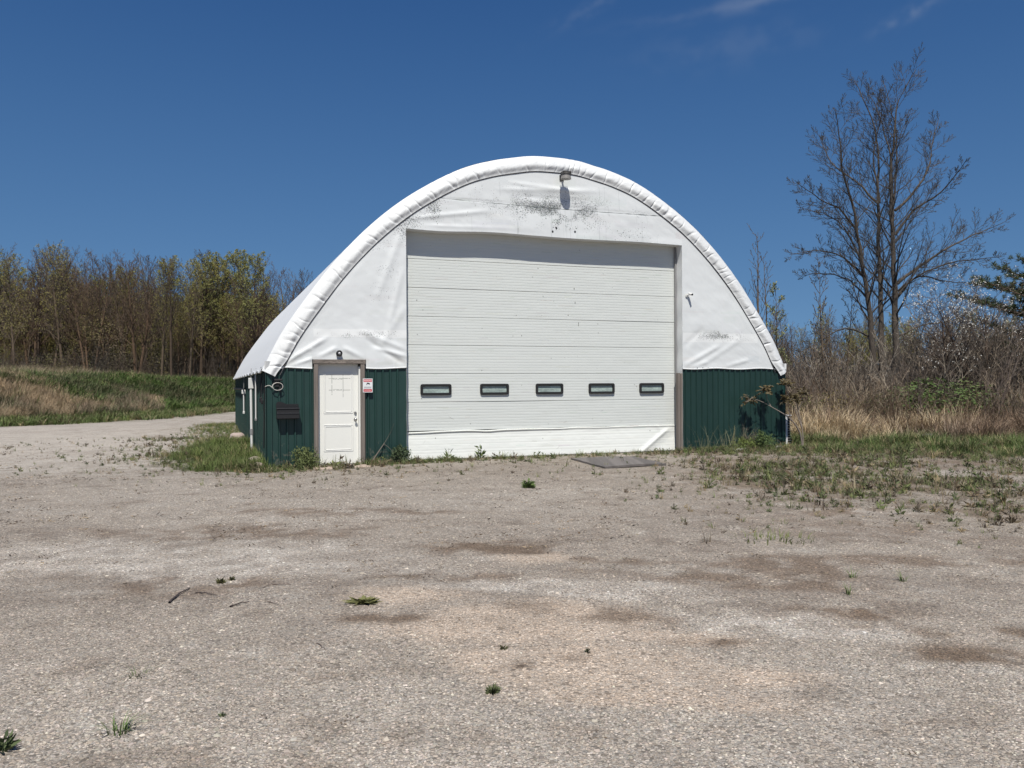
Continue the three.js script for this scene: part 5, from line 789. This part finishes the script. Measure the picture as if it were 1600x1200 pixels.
    for (const p of tips) for (let k = 0; k < 16; k++) { const a = r() * 6.28, dir = V(Math.cos(a), 1.3 - 1.7 * r(), Math.sin(a)).normalize(), L = 0.10 + 0.13 * r(), pts = [0, 0.5, 1].map((q) => p.clone().addScaledVector(dir, L * q).add(V(0, -0.05 * q * q, 0))); limb(w, pts, [0.004, 0.003, 0.002], 3); for (let m = 1; m <= 5; m++) for (const sd of [-1, 1]) { const q = pts[0].clone().lerp(pts[2], m / 5), dd = V(-dir.z * sd, -0.35, dir.x * sd).addScaledVector(dir, 0.5).normalize(); leafQuad(l, q, 0.085, 0.042, dd.addScaledVector(rdir(r), 0.5).normalize(), r); } }
    mesh('stem', geo(w), std(0.24, 0.20, 0.17, 0.85), t); mesh('leaves', geo(l), leafMat(0.115, 0.085, 0.028), t);
  }
  // dry twig heap under it
  { const t = top('twig_heap', 'heap of dry grey twigs leaning on the right green wall', 'twigs'), [x, z] = fromLocal(11.15, 0.22); t.position.set(x, groundY(x, z), z); const g = bushGeo(551, 0.55, 14, { r0: 0.006, rmin: 0.003 }); mesh('twigs', g, std(0.16, 0.135, 0.11, 0.9), t); }
  { const t = top('fallen_branch', 'dry branch leaning on the green wall between entry door and big door', 'branch'), [x, z] = fromLocal(2.02, 0.10); t.position.set(x, groundY(x, z), z); t.rotation.y = 20.2 * Math.PI / 180; const q = buf(); limb(q, [V(0, 0, 0), V(0.14, 0.2, -0.02), V(0.3, 0.42, -0.05)], [0.018, 0.014, 0.010], 6); limb(q, [V(0.28, 0.40, -0.05), V(0.37, 0.34, -0.03), V(0.5, 0.2, 0)], [0.006, 0.005, 0.003], 4); limb(q, [V(0.3, 0.42, -0.05), V(0.42, 0.62, -0.06), V(0.5, 0.82, -0.06)], [0.005, 0.003, 0.002], 4); mesh('branch', geo(q), std(0.14, 0.12, 0.10, 0.9), t); }
  // twigs on the gravel
  const woodM = std(0.055, 0.042, 0.038, 0.9), woodL = std(0.12, 0.09, 0.075, 0.9);
  const twigs = [[265, 945, 297, 923, 0.013, woodM, 'thick dark crooked stick, longest of the sticks on the gravel'], [306, 930, 340, 934, 0.008, woodM, 'straight thin stick beside the thick crooked one'], [360, 951, 389, 944, 0.010, woodM, 'dark short stick with a knobbed end'], [411, 922, 423, 917, 0.005, woodL, 'shortest thin twig, end to end with a longer one'], [426, 917, 455, 918, 0.006, woodL, 'thin pale twig farthest from the thick stick'], [418, 944, 438, 949, 0.005, woodL, 'faint thin twig nearest the bare gravel right of the short stick'], [495, 1011, 508, 1020, 0.005, woodL, 'lone twig on the gravel nearest the camera']];
  twigs.forEach(([ax, ay, bx, by, rad, m, label], i) => { const A = onGround(ax, ay), B = onGround(bx, by), t = top('fallen_twig', label, 'stick'), r = rng(560 + i), cx = (A[0] + B[0]) / 2, cz = (A[1] + B[1]) / 2; t.position.set(cx, 0, cz); const pts = []; for (let k = 0; k <= 6; k++) { const q = k / 6, x = lerp(A[0], B[0], q), z = lerp(A[1], B[1], q); pts.push(V(x - cx + (k % 6 ? (r() - 0.5) * 2.6 * rad : 0), groundY(x, z) + rad * 0.6 + 0.006 * Math.sin(q * 3.1), z - cz + (k % 6 ? (r() - 0.5) * 2.6 * rad : 0))); } const q = buf(); limb(q, pts, pts.map((_, k) => rad * 0.55 * (k === 0 ? 1.25 : 1.1 - 0.1 * k)), 6); mesh('wood', geo(q), m, t); });
  // mat in front of the big door
  {
    const cs = [[892, 721], [945, 735], [1041, 731], [992, 718.5]].map((p) => onGround(...p)), t = top('rubber_mat', 'dark flat rubber mat lying on the gravel before the big door', 'mat'); t.position.set(cs[0][0], 0, cs[0][1]);
    const at = (u, v, dy) => { const x = lerp(lerp(cs[0][0], cs[3][0], u), lerp(cs[1][0], cs[2][0], u), v), z = lerp(lerp(cs[0][1], cs[3][1], u), lerp(cs[1][1], cs[2][1], u), v); return [x - cs[0][0], groundY(x, z) + dy + 0.02 * Math.sin(u * 3.1) * (0.4 + 0.6 * v) + 0.012 * fbm(u * 3, v * 3, 2, 5), z - cs[0][1]]; };
    const topS = grid(24, 16, (i, j) => at(i / 24, j / 16, 0.03)), edge = []; for (const [f] of [[(q, h) => at(q, 0, h)], [(q, h) => at(q, 1, h)], [(q, h) => at(0, q, h)], [(q, h) => at(1, q, h)]]) edge.push(grid(20, 1, (i, j) => f(i / 20, j ? 0.03 : -0.01)));
    const mm = dataTex(256, 256, (x, y) => { const v = 0.55 + 0.35 * fbm(x * 0.03, y * 0.03, 5, 9) + 0.1 * (h2(x, y, 4) - 0.5); return [v, v * 0.97, v * 0.95]; }, true);
    mesh('mat_sheet', merge([topS, ...edge]), std(0.24, 0.23, 0.225, 0.8, { map: mm }), t);
  }
  // stones and scraps
  const rockGeo = (s) => { const g = new THREE.IcosahedronGeometry(1, 3), p = g.attributes.position; for (let i = 0; i < p.count; i++) { const q = V(p.getX(i), p.getY(i), p.getZ(i)), f = 0.7 + 0.6 * fbm(q.x * 1.6 + s * 3, q.y * 1.6 + q.z * 1.3, 3, s); p.setXYZ(i, q.x * f, q.y * f * 0.7, q.z * f); } g.computeVertexNormals(); return g; };
  const rock = (label, x, z, sx, sy, sz, c, s, name = 'rock') => { const t = top(name, label, 'rock'); t.position.set(x, groundY(x, z) + sy * 0.25, z); t.rotation.y = s; t.scale.set(sx, sy, sz); mesh('stone', rockGeo(s), std(...c, 0.95), t); };
  { let [x, z] = fromLocal(-0.16, 0.02); rock('pale jagged stone at the front left building corner', x, z, 0.11, 0.16, 0.12, [0.42, 0.35, 0.28], 1); [x, z] = fromLocal(-0.20, -0.9); rock('pinkish pale stone against the left wall behind the corner stone', x, z, 0.13, 0.2, 0.15, [0.40, 0.33, 0.29], 2); [x, z] = fromLocal(-0.30, -8.4); rock('pinkish stone farthest along the left wall', x, z, 0.22, 0.26, 0.25, [0.36, 0.29, 0.26], 3); }
  { let d = 22.0; rock('grey flat block half sunk in the verge grass, larger of two', PX(1452, d), -d, 0.42, 0.26, 0.3, [0.24, 0.215, 0.195], 4); d = 21.6; rock('pinkish grey block in the verge grass, smaller of two', PX(1483, d), -d, 0.30, 0.15, 0.25, [0.25, 0.205, 0.185], 5); }
  { const t = top('broken_board', 'white broken board lying at the foot of the right green wall', 'board'), [x, z] = fromLocal(10.75, 0.38); t.position.set(x, groundY(x, z) + 0.02, z); t.rotation.set(0.1, 0.36, 0.02); mesh('board', box(0.50, 0.03, 0.18, 0, 0, 0, 0.008), std(0.62, 0.6, 0.54, 0.7), t); }
  { const t = top('stone_chip', 'small white stone chip between the board and the outdoor unit', 'rock'), [x, z] = fromLocal(11.95, 0.35); t.position.set(x, groundY(x, z) + 0.03, z); t.scale.set(0.11, 0.07, 0.08); mesh('stone', rockGeo(6), std(0.5, 0.48, 0.45, 0.9), t); }
  // bare shrubs that stand out from the thicket
  const shrubs = [[1432, 24.5, 0.85, 'bare dark thin shrub standing at the front of the dead grass, left of centre'], [1522, 25, 1.05, 'bare pale stemmed shrub in the dead grass under the blossom'], [1562, 24, 0.8, 'bare shrub with many pale stems closest to the pine'], [1300, 26, 0.8, 'bare shrub in the straw grass near the outdoor unit'], [1375, 25.5, 0.75, 'bare shrub before the foot of the big bare tree']];
  let first; shrubs.forEach(([px, d, s, label], i) => { const x = PX(px, d), t = i ? first.clone() : top('bare_shrub', label, 'shrub'); if (!i) { first = t; mesh('stems', bushGeo(571, 2.6, 6, { r0: 0.024, rmin: 0.006 }), std(0.15, 0.115, 0.095, 0.9), t); } else { t.name = numbered('bare_shrub'); scene.add(t); } t.userData = { label, category: 'shrub', group: 'bare shrubs before the thicket' }; t.position.set(x, groundY(x, -d), -d); t.rotation.y = i * 1.7; t.scale.setScalar(s); });
}
renderer.render(scene, camera);
